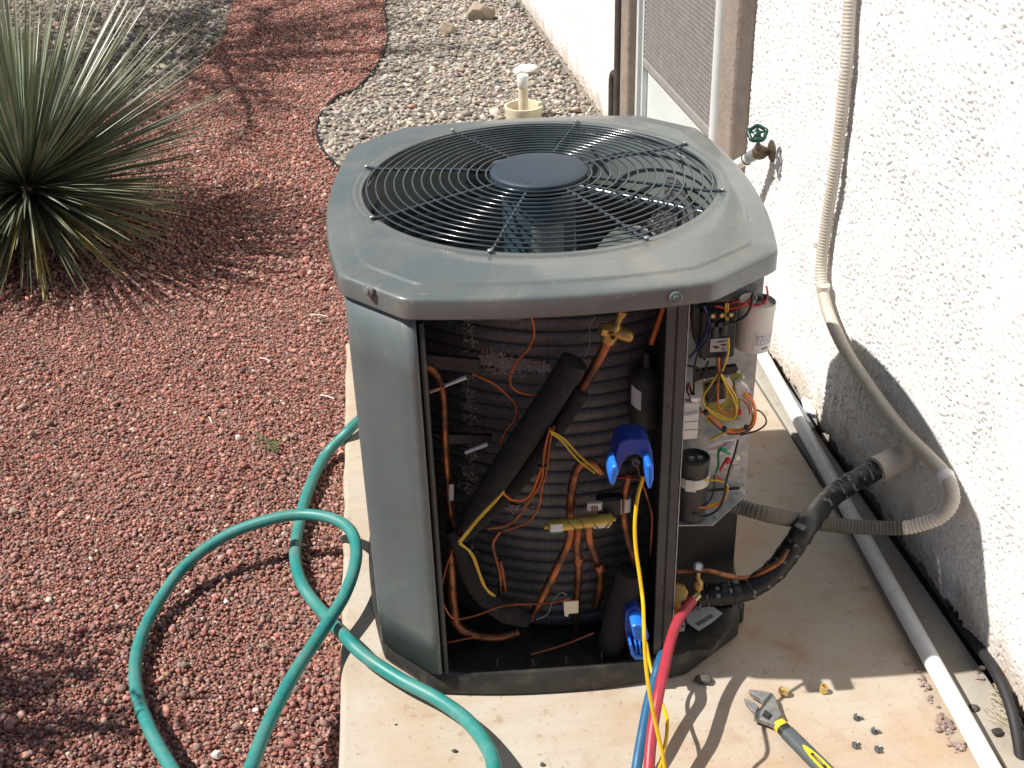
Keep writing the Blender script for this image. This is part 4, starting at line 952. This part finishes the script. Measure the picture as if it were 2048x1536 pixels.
# hoses and cables to the gauges: run from the unit down to the pad towards the viewer
def run(name, px, zs, r, m, label, cat, group=None, segs=12, sub=8):
    o = tube(name, [PZ(x, y, z_) for (x, y), z_ in zip(px, zs)], r, m, None, segs, sub); return tag(o, label, cat, group)
yc = tube('thermocouple_cable', ext([W(1287, 953, -.51), W(1276, 990, -.525), W(1270, 1040, -.55), W(1271, 1090, -.575), W(1279, 1150, -.61), W(1286, 1205, -.65), PZ(1288, 1260, .365), PZ(1291, 1320, .32)]+[PZ(1299, 1385, .272), PZ(1313, 1455, .21), PZ(1326, 1515, .16), PZ(1341, 1600, .10)], .5, .006), .0040, M['yellow_wire'], None, 10, 8)
tag(yc, 'yellow cable hanging from the upper blue clamp down to the pad', 'cable', 'yellow cables')
yc = tube('thermocouple_cable', ext([W(1292, 1283, -.53), PZ(1298, 1318, .125), PZ(1306, 1352, .107)]+[PZ(1321, 1398, .096), PZ(1333, 1435, .096), PZ(1334, 1465, .097), PZ(1329, 1495, .095), PZ(1320, 1530, .09), PZ(1306, 1590, .085)], .5, .006), .0040, M['yellow_wire'], None, 10, 8)
tag(yc, 'yellow cable looping down from the lower blue clamp', 'cable', 'yellow cables')
rh = empty('gauge_hose', tuple(W(1385, 1205, -.47))); tag(rh, 'red refrigerant hose screwed to the brass service valve', 'hose', 'gauge hoses'); o1 = np.array(rh.location)
tube('hose', [v-o1 for v in ext([W(1385, 1201, -.462), W(1368, 1222, -.49), W(1352, 1250, -.525), PZ(1339, 1290, .178), PZ(1329, 1335, .170)]+[PZ(1318, 1385, .160), PZ(1308, 1440, .136), PZ(1301, 1495, .112), PZ(1295, 1580, .08)], .5, .013)], .0118, M['red_hose'], rh, 14, 8)
lathe('hose_ferrule', [(.0085, 0), (.0095, .003), (.0095, .018), (.0065, .021)], M['brass_bright'], rh, 12, W(1386, 1200, -.46)-o1, W(1393, 1192, -.455)-W(1386, 1200, -.46))
tube('hose_elbow', [W(1391, 1195, -.456)-o1, W(1396, 1188, -.452)-o1, W(1397, 1178, -.448)-o1], .0042, M['brass'], rh, 10, 5)
lathe('knurled_nut', [(.0095, 0), (.0112, .002), (.0112, .018), (.0085, .022), (.005, .024), (.005, .040)], M['brass'], rh, 14, W(1397, 1179, -.448)-o1, W(1396, 1145, -.435)-W(1397, 1179, -.448))
bh = tube('gauge_hose', ext([W(1330, 1300, -.515), PZ(1320, 1322, .128), PZ(1309, 1362, .113)]+[PZ(1298, 1400, .10), PZ(1287, 1455, .08), PZ(1278, 1505, .06), PZ(1266, 1580, .035)], .5, .012), .0112, M['blue_hose'], None, 14, 8)
tag(bh, 'blue refrigerant hose running under the red one', 'hose', 'gauge hoses')
# teal garden hose
hp = [(748, 800, .0), (702, 856, .01), (650, 912, .0), (615, 985, .0), (598, 1050, .0), (590, 1110, .0), (605, 1170, .0), (648, 1228, .002), (690, 1273, .018), (730, 1312, .022), (800, 1358, .02), (875, 1398, .02), (935, 1442, .03), (975, 1495, .05), (988, 1540, .065), (985, 1620, .08)]
hose1 = tube('garden_hose', [(-.42, 1.9, GZ+.03), (-.40, 1.45, -.01), (-.40, 1.18, .018)]+ext([PZ(x, y, (GZ+.022 if x < 680 else .018)+(z_ if x < 680 else z_-.018+.018)) for x, y, z_ in hp], .5, .017), .0162, M['teal'], None, 16, 8)
tag(hose1, 'teal garden hose running from behind the unit across the pad corner', 'hose', 'teal garden hoses')
hp = [(470, 1610, .12), (500, 1540, .115), (530, 1462, .10), (580, 1362, .075), (640, 1268, .062), (690, 1188, .07), (712, 1118, .08), (705, 1068, .085), (672, 1040, .085), (612, 1029, .075), (545, 1038, .065), (455, 1070, .04), (372, 1130, .01), (312, 1212, -.02), (276, 1295, -.03), (272, 1375, -.028), (298, 1455, -.01), (345, 1540, .01), (400, 1620, .03)]
hose2 = tube('garden_hose', ext(ext([PZ(x, y, z_) for x, y, z_ in hp], .5, GZ+.022)[::-1], .5, GZ+.022), .0155, M['teal'], None, 16, 8)
tag(hose2, 'teal garden hose looped over itself on the red gravel', 'hose', 'teal garden hoses')

# insulated line set to the wall
ls = empty('line_set', tuple(W(1430, 1195, -.40))); tag(ls, 'black taped refrigerant line running from the unit into the wall', 'pipe'); o1 = np.array(ls.location)
lpts = [W(1400, 1192, -.40), W(1440, 1188, -.41), W(1490, 1180, -.41), W(1545, 1145, -.40), W(1585, 1095, -.385), W(1615, 1050, -.37)]+[PX(1655, 1000, .66), PX(1700, 968, .735), PX(1738, 947, .795), PX(1768, 932, .835)]
Pl = spline(lpts, 14); nl = len(Pl)
rl = np.array([.0262+.0007*math.sin(i*.9)+.0005*math.sin(i*2.1+1)+.0012*((i*7) % 11 < 2) for i in range(nl)])
V, Fc = sweep(Pl-o1, rl, 18); autosmooth(mesh('taped_insulation', V, Fc, M['tape'], ls, True), 60)
V, Fc = sweep(Pl-o1, rl+.0006, 18)
Fs = [f for i, f in enumerate(Fc[:-2]) if (i//18) % 6 < 2 and RNG.random() < (.14 if i//18 < 60 else .30)]
mm = mesh('tape_scuffs', V, Fs, mat('grey_scuff', (.17, .17, .18), .6), ls); 
tube('liquid_line', [W(1505, 1153, -.405)-o1, W(1540, 1136, -.425)-o1, W(1562, 1120, -.425)-o1, W(1575, 1098, -.41)-o1], .0062, M['copper'], ls, 10, 6)
tube('wall_sleeve', [PX(1752, 940, .812)-o1, PX(1785, 924, .862)-o1, PX(1836, 900, .94)-o1], .0345, M['beige'], ls, 20, 3)
# flexible conduit on the wall
fc = empty('flexible_conduit', (0.9, .5, 0)); tag(fc, 'beige corrugated conduit running down the stucco wall and bending to the unit', 'conduit'); o1 = np.array(fc.location)
cpx = [PX(1706, -60, .893), PX(1700, 0, .893), PX(1691, 150, .893), PX(1672, 320, .893), PX(1652, 450, .893), PX(1642, 540, .889), PX(1652, 610, .882), PX(1685, 690, .872), PX(1740, 775, .878), PX(1800, 855, .880), PX(1855, 912, .882), PX(1893, 955, .880), PX(1905, 1000, .868), PX(1880, 1034, .845), PX(1830, 1052, .80)]
gpx = [PX(1805, 1056, .775), PX(1760, 1056, .73), PX(1700, 1053, .665), PX(1620, 1044, .565), W(1540, 1030, -.40), W(1480, 1014, -.385), W(1440, 1004, -.375)]
def corr(name, pts, r, amp, pitch, m):
    P = spline(pts, 60); L_ = np.r_[0, np.cumsum(np.linalg.norm(np.diff(P, axis=0), axis=1))]
    n = int(L_[-1]/(pitch/4)); s = np.linspace(0, L_[-1], n); Q = np.stack([np.interp(s, L_, P[:, k]) for k in range(3)], 1)
    R_ = r+amp*np.array([.9, .0, -.9, .0])[np.arange(n) % 4]
    V, Fc = sweep(Q-o1, R_, 16); o = mesh(name, V, Fc, m, fc, True); return o
corr('conduit', cpx+[gpx[0]], .0165, .0011, .0095, M['beige'])
corr('grey_conduit', gpx, .0172, .0012, .0085, M['grey_conduit'])
for (x, y, X) in [(1690, 143, .893), (1636, 485, .893), (1646, 575, .885)]:
    q = PX(x, y, X)-o1; t = PX(x-3, y+20, X)-PX(x, y, X)
    lathe('strap', [(.0185, -.010), (.0195, -.009), (.0195, .009), (.0185, .010)], M['pvc'] if y != 575 else M['beige'], fc, 16, q, t)
q = PX(1893, 957, .880)-o1; lathe('strap', [(.0185, -.014), (.02, -.012), (.02, .012), (.0185, .014)], M['pvc'], fc, 16, q, PX(1903, 1000, .868)-PX(1880, 940, .882))
# pipes along the wall foot
a_ = PZ(1535, 728, .026); b_ = PZ(1990, 1550, .026)
d_ = b_-a_; tag(tube('pvc_pipe', [a_-d_*.12, a_, b_, b_+d_*.12], .0205, M['pvc'], None, 20, 1), 'long straight white plastic pipe lying on the pad by the wall', 'pipe')
g0 = PX(1528, 690, .885); g1 = PX(1612, 842, .885)
tag(tube('grey_pipe', [(.885, 1.2, .03), (.885, g0[1], .025), (.886, g1[1], .012), (.886, g1[1]-.03, .0)], .0135, M['grey_pipe'], None, 12, 5), 'slim grey pipe along the foot of the wall', 'pipe')
tag(tube('black_cable', [PX(1900, 1222, .94), PX(1955, 1292, .915), PX(1990, 1342, .895), PX(2016, 1400, .885), PX(2032, 1460, .875), PX(2044, 1540, .865), PX(2056, 1640, .86)], .0125, M['grip_dark'], None, 10, 6), 'thick black cable at the foot of the wall near the pebbles', 'cable')
V = []; Fc = []
for _ in range(90):
    q = PZ(1995+RNG.normal(0, 12), 1385+RNG.normal(0, 30), -.008); a_ = RNG.normal(-1.2, .5); l = RNG.uniform(.02, .06)
    d = np.array([math.cos(a_)*.4, math.sin(a_), RNG.uniform(0, .35)])*l; s = np.array([.0007, .0004, 0]); k = len(V)
    V += [q-s, q+s, q+d*.5+s+np.array([0, 0, .004]), q+d+s*.3, q+d*.5-s+np.array([0, 0, .004])]; Fc += [(k, k+1, k+2, k+4), (k+4, k+2, k+3)]
tag(mesh('dry_grass', V, Fc, M['straw']), 'wisps of dry straw by the wall foot', 'straw', kind='stuff')
# hose bib
hb = empty('hose_bib', tuple(PX(1545, 302, XW))); o1 = np.array(hb.location); tag(hb, 'wall tap with green handwheel and white pipe on its outlet', 'tap')
lathe('wall_flange', [(.034, -.003), (.036, .002), (.030, .007), (.016, .010)], M['old_brass'], hb, 20, (0, 0, 0), (-1, 0, 0))
lathe('tap_body', [(.013, .0), (.014, .02), (.022, .032), (.024, .046), (.019, .060), (.013, .066), (0, .068)], M['old_brass'], hb, 16, (0, 0, 0), (-1, -.08, 0))
hw = PX(1515, 267, XW-.075)-o1; st = Vector((-.048, -.004, .006)); ax_ = (Vector(hw)-st).normalized()
lathe('valve_stem', [(.015, 0), (.015, .014), (.010, .018), (.010, .03), (.006, .034), (.006, (Vector(hw)-st).length)], M['old_brass'], hb, 12, st, ax_)
wh = empty('handwheel', tuple(hw), 0, hb); wh.rotation_mode = 'QUATERNION'; wh.rotation_quaternion = Vector((0, 0, 1)).rotation_difference(ax_)
t = np.linspace(0, 2*math.pi, 41)[:-1]; R_ = .0265+.0020*np.cos(t*5)
V, Fc = sweep(np.c_[R_*np.cos(t), R_*np.sin(t), 0*t], .0062, 8, True); mesh('wheel_rim', V, Fc, M['valve_green'], wh, True)
for k in range(5): a_ = k*1.2566; tube('wheel_spoke', [(0, 0, 0), (.0255*math.cos(a_), .0255*math.sin(a_), 0)], .0042, M['valve_green'], wh, 6, 1)
lathe('wheel_boss', [(.012, -.006), (.012, .005), (.006, .008), (0, .008)], M['valve_green'], wh, 12)
pa = PX(1514, 306, XW-.05)-o1; pb_ = PX(1455, 340, XW-.11)-o1
lathe('pipe_coupling', [(.018, 0), (.0185, .004), (.0185, .04), (.016, .044)], M['galv'], hb, 16, pa, pb_-pa)
tube('outlet_pipe', [pa+(pb_-pa)*.12, pb_+(pb_-pa)*.8], .0165, M['pvc'], hb, 16, 2)
lathe('pipe_clip', [(.021, -.001), (.021, .001)], M['bronze'], hb, 14, pa+(pb_-pa)*.36, pb_-pa)
ctr = pa+(pb_-pa)*.78; tocam = (CAM-o1-ctr); tocam /= np.linalg.norm(tocam); ax2 = (pb_-pa)/np.linalg.norm(pb_-pa); nn = tocam-ax2*(tocam@ax2); nn /= np.linalg.norm(nn)
text('pipe_print', 'PVC-1', .021, M['red_ink'], hb, frameM(ctr+nn*.0166, -ax2, np.cross(nn, -ax2)), .0006)

# clean-out pipe in its collar, stones behind
q0 = PZ(1047, 222, GZ+.03)
co = empty('cleanout', (q0[0], q0[1], GZ)); tag(co, 'capped white standpipe in a cream plastic collar among pale pebbles', 'pipe')
lathe('collar', [(.098, -.02), (.100, .035), (.104, .05), (.104, .062), (.092, .062), (.088, .04), (.086, -.02)], M['cream'], co, 40)
lathe('collar_floor', [(.086, -.015), (0, -.014)], M['cream'], co, 30)
lathe('standpipe', [(.027, -.015), (.027, .18)], M['cream'], co, 24)
lathe('pipe_cap', [(.030, .165), (.032, .168), (.032, .222), (.029, .227), (0, .228)], M['pvc'], co, 24)
q = PZ(1050, 145, GZ+.01); rock('white_rock', (q[0], q[1], GZ-.01), (.075, .06, .045), M['white_rock'], 'white stone just behind the capped standpipe', 'stone', seed=1)
q = PZ(962, 40, GZ); rock('boulder', (q[0], q[1], GZ-.02), (.105, .10, .085), M['boulder'], 'larger tan boulder among the pebbles near the wall', 'boulder', 'tan boulders', seed=8, rough=.3)
q = PZ(898, 68, GZ); rock('boulder', (q[0], q[1], GZ-.02), (.070, .06, .058), M['boulder'], 'smaller tan boulder among the pebbles nearer the red path', 'boulder', 'tan boulders', seed=21, rough=.3)

# adjustable wrench on the pad
wr = empty('adjustable_wrench', tuple(PZ(1555, 1445, 0.0))); o1 = np.array(wr.location); tag(wr, 'adjustable wrench with yellow and grey grip lying on the pad', 'wrench')
def wp(px, z_): return [PZ(x, y, z_)-o1 for x, y in px]
prism('fixed_jaw', wp([(1497, 1387), (1521, 1389), (1543, 1394), (1550, 1402), (1556, 1424), (1562, 1436), (1549, 1458), (1520, 1447), (1507, 1443), (1507, 1437), (1527, 1414), (1523, 1409), (1520, 1405), (1500, 1393)], .010), (0, 0, .013), M['steel'], wr, .0015)
prism('moving_jaw', wp([(1488, 1402), (1497, 1406), (1512, 1413), (1518, 1419), (1510, 1431), (1502, 1425), (1492, 1413)], .011), (0, 0, .010), M['steel'], wr, .0015)
kc = PZ(1534, 1431, .0245)-o1; kd = PZ(1545, 1437, .021)-PZ(1528, 1427, .021)
prism('knurl_slot', wp([(1530, 1420), (1545, 1430), (1538, 1441), (1524, 1432)], .0226), (0, 0, .0012), M['ink'], wr)
lathe('knurl', [(.003, -.009), (.004, -.007), (.0062, -.006), (.005, -.004), (.0062, -.002), (.005, 0), (.0062, .002), (.005, .004), (.0062, .006), (.004, .007)], M['steel_dark'], wr, 14, kc, np.array(kd)*np.array([1, 1, 0]))
h0 = PZ(1557, 1446, .016)-o1; h1 = PZ(1700, 1590, .016)-o1; hd = (h1-h0)/np.linalg.norm(h1-h0); hs = np.array([-hd[1], hd[0], 0])
def grip(name, t0, t1, w0, w1, m, th=.012):
    n = 9; V = []; Fc = []; L_ = np.linalg.norm(h1-h0)
    for i in range(n):
        t = t0+(t1-t0)*i/(n-1); c = h0+hd*t*L_; ww = w0+(w1-w0)*i/(n-1)
        for k in range(16):
            a_ = 2*math.pi*k/16; ca, sa = math.cos(a_), math.sin(a_)
            V.append(c+hs*ww*math.copysign(abs(ca)**.7, ca)+np.array([0, 0, th*math.copysign(abs(sa)**.7, sa)-.002]))
    for i in range(n-1):
        for k in range(16): Fc.append((i*16+k, i*16+(k+1) % 16, (i+1)*16+(k+1) % 16, (i+1)*16+k))
    Fc += [tuple(range(15, -1, -1)), tuple((n-1)*16+k for k in range(16))]
    return autosmooth(mesh(name, V, Fc, m, wr), 50)
grip('yellow_collar', .0, .065, .0150, .0150, M['grip_yellow'], .0125)
grip('dark_collar', .066, .13, .0148, .0152, M['grip_dark'], .0120)
grip('handle', .131, 1.0, .0165, .0185, M['grip'], .0130)
Lh = np.linalg.norm(h1-h0); V = []; ce = h0+hd*Lh*.64
for k in range(36):
    a_ = 2*math.pi*k/36; V.append(ce+hd*.062*math.cos(a_)+hs*(.0098*math.sin(a_)-.003)+np.array([0, 0, .0105]))
prism('grip_inlay', V, (0, 0, .0012), M['grip_yellow'], wr)
ce2 = ce-hd*.012-hs*.003+np.array([0, 0, .0012])
M['plate'] = mat('name_plate', (.035, .025, .012), .5)
prism('name_plate', [ce2+hd*a_+hs*b_+np.array([0, 0, .0106]) for a_, b_ in ((-.022, -.0036), (.022, -.0036), (.024, 0), (.022, .0036), (-.022, .0036), (-.024, 0))], (0, 0, .0008), M['plate'], wr)
text('lettering', 'STANLEY', .0075, M['straw'], wr, frameM(ce2+np.array([0, 0, .0117]), hd, hs), .0002)
# brass nuts and screws
for k, (x, y) in enumerate([(1574, 1384), (1646, 1383)]):
    nb = lathe('brass_nut', [(.0045, 0), (.010, 0), (.0105, .002), (.0105, .014), (.009, .018), (.006, .018), (.0045, .006)], M['brass_bright'], None, 6, PZ(x, y, .0105 if k == 0 else .001), (-.75, .2, .25) if k == 0 else (.0, -.1, 1), 25)
    tag(nb, ['brass flare nut lying on its side near the wrench jaws', 'brass flare nut standing open end up, farther from the wrench'][k], 'nut', 'brass nuts')
labs = ['dark sheet metal screw on the pad, nearest the brass nuts', 'dark sheet metal screw on the pad, farthest right of the upper pair', 'dark sheet metal screw on the pad, lower left of four', 'dark sheet metal screw on the pad, lower right of four']
for k, (x, y, a_) in enumerate([(1713, 1434, -.25), (1748, 1461, -.3), (1711, 1490, .6), (1756, 1498, .6)]):
    q = PZ(x, y, .0065); dv = (math.cos(a_), math.sin(a_), -.12); e_ = empty('screw', (q[0], q[1], 0)); tag(e_, labs[k], 'screw', 'screws on the pad')
    lathe('screw_head', [(.008, 0), (.0085, .0012), (.0085, .0018), (.0055, .002), (.0055, .006), (0, .006)], M['screw'], e_, 12, (0, 0, .0068), tuple(-c for c in dv), 25)
    pr = []
    for i in range(16): pr.append((.0026+.0009*(i % 2) if i < 12 else .0026*(16-i)/5, .0005+.001*i))
    lathe('screw_thread', pr, M['screw'], e_, 8, (0, 0, .0068), dv)
# little stones on the pad
pg = 'pebbles on the pad by the white pipe'
k = 0
for (cx, cy, n, sx, sy) in [(1868, 1368, 12, 8, 18), (1895, 1440, 24, 10, 24), (1922, 1495, 18, 10, 14), (1962, 1352, 5, 8, 14), (1878, 1440, 7, 12, 12)]:
    for _ in range(n):
        x, y = cx+RNG.normal(0, sx), cy+RNG.normal(0, sy); q = PZ(x, y, 0); s = RNG.uniform(.003, .0085)
        if q[0] > .80 and abs(x-(1535+.5535*(y-728))) < 45: pass
        dx = x-(1535+.5535*(y-728))
        if -34 < dx < 34: x -= dx+36+RNG.uniform(0, 14); q = PZ(x, y, 0)
        zz = -.014 if q[0] > .812 else 0
        key = 'chip%d' % RNG.integers(3); c_ = [(.30, .21, .18), (.25, .19, .17), (.38, .29, .25)][int(key[-1])]
        if key not in M: M[key] = mat('red_chip', c_, .85, 0, .2, 200, bump=.3)
        rock('pebble', (q[0], q[1], zz-.0005), (s*1.2, s, s*.75), M[key], 'small reddish pebble scattered beside the white pipe', 'pebble', pg, 2, k); k += 1
rk = [(1918, 1482, (.022, .017, .013), 'boulder', 'pale tan stone against the white pipe on the pad'), (1995, 1458, (.016, .012, .008), 'soil', 'flat grey stone near the black cable'), (1948, 1408, (.014, .013, .007), 'grey_conduit', 'flat grey chip on the concrete between pipe and wall')]
for x, y, s, m_, l_ in rk: q = PZ(x, y, 0); rock('stone', (q[0], q[1], -.014 if q[0] > .812 else -.001), s, M[m_], l_, 'stone', None, 2, int(x))
for i, (x, y, s, l_) in enumerate([(937, 1458, .0065, 'small grey stone touching the teal hose on the pad'), (909, 1504, .0055, 'tiny dark stone on the pad left of the teal hose'), (1085, 1530, .006, 'tiny stone on the pad at the bottom of the frame'), (792, 1450, .003, 'speck of dark grit on the open pad')]):
    q = PZ(x, y, 0); rock('stone', (q[0], q[1], -.0005), (s*1.2, s, s*.8), M['grey_conduit'], l_, 'stone', None, 2, i+40)
q = PZ(1408, 1365, 0); rock('dirt_lump', (q[0], q[1], -.003), (.022, .017, .012), M['grey_conduit'], 'crumbled grey lump at the front right corner of the unit', 'rubble', seed=5)
# pale stones, twigs and a weed on the gravel
for i, (x, y, s, l_) in enumerate([(432, 1505, .0125, 'pale cream stone inside the hose loop at the bottom'), (511, 1413, .007, 'small cream stone right of the loop centre'), (368, 1324, .009, 'tan round stone in the middle of the hose loop'), (476, 870, .012, 'flat grey white stone on the red gravel above the loop'), (522, 1285, .008, 'small greyish stone inside the hose loop near the crossing'), (213, 1395, .008, 'pale stone left of the hose loop'), (62, 862, .012, 'pale tan stone near the left edge of the gravel'), (24, 1016, .013, 'greenish stone at the left edge of the gravel'), (452, 1196, .007, 'small white stone in the upper part of the hose loop')]):
    q = PZ(x, y, GZ+.012); rock('stone', (q[0], q[1], GZ-.002), (s*1.25, s, s*.75), M['white_rock'] if i in (0, 1, 3, 8) else M['boulder'], l_, 'stone', None, 2, i+60)
for i, (x0, y0, x1, y1) in enumerate([(619, 630, 655, 633), (519, 716, 540, 722), (640, 790, 668, 798), (418, 834, 424, 846)]):
    a_, b_ = PZ(x0, y0, GZ+.016), PZ(x1, y1, GZ+.018)
    tag(tube('twig', [a_, (a_+b_)/2+np.array([0, 0, .004]), b_], [.0022, .003, .0016], M['twig'], None, 6, 4), ['bleached white twig on the gravel just left of the lid', 'short white twig on open gravel', 'thin pale twig close to the corner panel', 'tiny pale twig on the gravel'][i], 'twig', 'twigs')
wd = empty('weed', tuple(PZ(552, 905, GZ))); o1 = np.array(wd.location); tag(wd, 'small straggly green weed growing in the red gravel', 'weed')
V = []; Fc = []
for st_ in range(9):
    a_ = RNG.uniform(0, 6.28); l = RNG.uniform(.03, .11); d = np.array([math.cos(a_)*.8-.25, math.sin(a_)*.6+.4, .35])*l
    tube('stem', [(0, 0, 0), d*.5+np.array([0, 0, .006]), d], .0011, M['weed'], wd, 5, 3)
    for j in range(9):
        p = d*(.25+.75*j/8)+np.array([0, 0, .008]); b_ = RNG.uniform(0, 6.28); u_ = np.array([math.cos(b_), math.sin(b_), .3])*.008; s_ = np.array([-math.sin(b_), math.cos(b_), 0])*.0026
        k = len(V); V += [p, p+u_*.5+s_, p+u_, p+u_*.5-s_]; Fc.append((k, k+1, k+2, k+3))
mesh('leaves', V, Fc, M['weed'], wd)

# ------------------------------------------------------------------ yucca
_yp = PZ(55, 380, GZ+.24)
yu = empty('yucca', (_yp[0], _yp[1], GZ)); tag(yu, 'spiky blue green yucca with a dense ball of narrow leaves', 'plant')
CZ = .24
lathe('trunk', [(.08, -.02), (.09, .08), (.07, .2), (.03, .26), (0, .27)], M['bark'], yu, 14)
def leaf_geo(L_, w0, el, az, droop, yellow):
    n = 5; V = []; d0 = np.array([math.cos(el)*math.cos(az), math.cos(el)*math.sin(az), math.sin(el)])
    s = np.cross(d0, (0, 0, 1)); s /= np.linalg.norm(s)+1e-9; up = np.cross(s, d0); p = d0*.07+np.array([0, 0, CZ]); d = d0.copy()
    for i in range(n+1):
        t = i/n; ww = w0*(.75+.6*t*(1-t)*2)*(1-t**3.0)+.0006
        V += [p-s*ww+up*ww*.35, p+up*-ww*.25, p+s*ww+up*ww*.35]
        d = d+np.array([0, 0, -droop/n]); d /= np.linalg.norm(d); p = p+d*L_/n
        if p[2] < .012: p[2] = .012
    Fc = []
    for i in range(n):
        for k in (0, 1): Fc.append((3*i+k, 3*i+k+1, 3*i+k+4, 3*i+k+3))
    base = np.array([(.175, .215, .140), (.215, .25, .175), (.135, .17, .095), (.29, .32, .25)][RNG.integers(4)])*np.exp(RNG.normal(0, .18))
    if yellow: base = np.array((.42, .34, .11))*np.exp(RNG.normal(0, .2))
    cc = np.repeat([[*base, 1.0]], len(V), 0); cc[-6:, :3] = cc[-6:, :3]*.6+np.array((.30, .27, .15))*.4
    return V, Fc, cc
def leaf_mesh(name, parts):
    V = []; Fc = []; C = []
    for v, f, c in parts: k = len(V); V += list(v); Fc += [tuple(x+k for x in q) for q in f]; C.append(c)
    me = bpy.data.meshes.new(name); me.from_pydata([tuple(p) for p in V], [], Fc); me.update()
    at = me.color_attributes.new('stone_col', 'FLOAT_COLOR', 'POINT'); at.data.foreach_set('color', np.vstack(C).astype(np.float32).ravel())
    me.polygons.foreach_set('use_smooth', [True]*len(me.polygons))
    return link(name, me, M['leaf'], yu)
rest = []; ga = math.pi*(3-math.sqrt(5)); NL = 1500
for i in range(NL):
    sz = 1-((i+.5)/NL)**.92*1.36; el = math.asin(max(-1, min(1, sz)))+RNG.normal(0, .05); az = i*ga+RNG.normal(0, .08)
    yl = el < .1 and RNG.random() < .20
    g_ = leaf_geo(RNG.uniform(.62, .98)*(1 if el > .12 else .72), RNG.uniform(.0038, .0064), el, az, RNG.uniform(.0, .12), yl)
    if i % 4 == 0 and i//4 < 300: leaf_mesh('leaf', [g_])
    else: rest.append(g_)
o = leaf_mesh('leaves', rest); o['kind'] = 'stuff'

# ------------------------------------------------------------------ trees out of frame to the left, whose shade falls on the gravel
def tree(name, x, y, h, cr, cz, n, label, seed, leafy=1.0):
    r = np.random.default_rng(seed); t = empty(name, (x, y, GZ)); tag(t, label, 'tree')
    tube('trunk', [(0, 0, -.1), (.05, .02, h*.3), (-.03, .04, h*.6), (0, 0, h)], [.11, .085, .06, .03], M['bark'], t, 10, 5)
    V = []; Fc = []; lv = []; lf = []
    for b in range(n):
        a_ = r.uniform(0, 6.28); z0 = r.uniform(.45, 1)*h; l = cr*r.uniform(.55, 1.05); e = r.uniform(-.1, .55)
        d = np.array([math.cos(a_)*math.cos(e), math.sin(a_)*math.cos(e), math.sin(e)])
        P = spline([(0, 0, z0), d*l*.35+np.array([0, 0, z0+.05]), d*l*.7+np.array([r.normal(0, .1), r.normal(0, .1), z0]), d*l+np.array([0, 0, z0-.1])], 4)
        v, f = sweep(P, np.linspace(.028, .005, len(P)), 5); k = len(V); V += v.tolist(); Fc += [tuple(x+k for x in q) for q in f]
        for s in range(14):
            j = r.integers(len(P)//3, len(P)); p = P[j]; d2 = d+r.normal(0, .6, 3); d2 /= np.linalg.norm(d2); l2 = r.uniform(.15, .5)
            Q = np.array([p, p+d2*l2*.5, p+d2*l2+np.array([0, 0, -.05])]); v, f = sweep(Q, np.array([.006, .004, .002]), 4); k = len(V); V += v.tolist(); Fc += [tuple(x+k for x in q) for q in f]
            for m_ in range(int(16*leafy)):
                c = p+d2*l2*r.uniform(.1, 1.05)+r.normal(0, .03, 3); u_ = r.normal(size=3); u_ /= np.linalg.norm(u_); w_ = np.cross(u_, r.normal(size=3)); w_ /= np.linalg.norm(w_); s_ = r.uniform(.018, .035)
                k = len(lv); lv += [c, c+u_*s_+w_*s_*.35, c+u_*2*s_, c+u_*s_-w_*s_*.35]; lf.append((k, k+1, k+2, k+3))
    mesh('branches', V, Fc, M['bark'], t); o = mesh('crown', lv, lf, M['tree_leaf'], t); o['kind'] = 'stuff'
tree('shade_tree', -3.1, 5.75, 2.6, 1.75, 2, 62, 'leafy tree beyond the left edge shading the red path', 3, 1.5)
tree('shade_shrub', -2.82, -.28, 1.25, .62, 1, 40, 'leafy shrub beyond the left edge shading the near gravel', 9, 1.3)
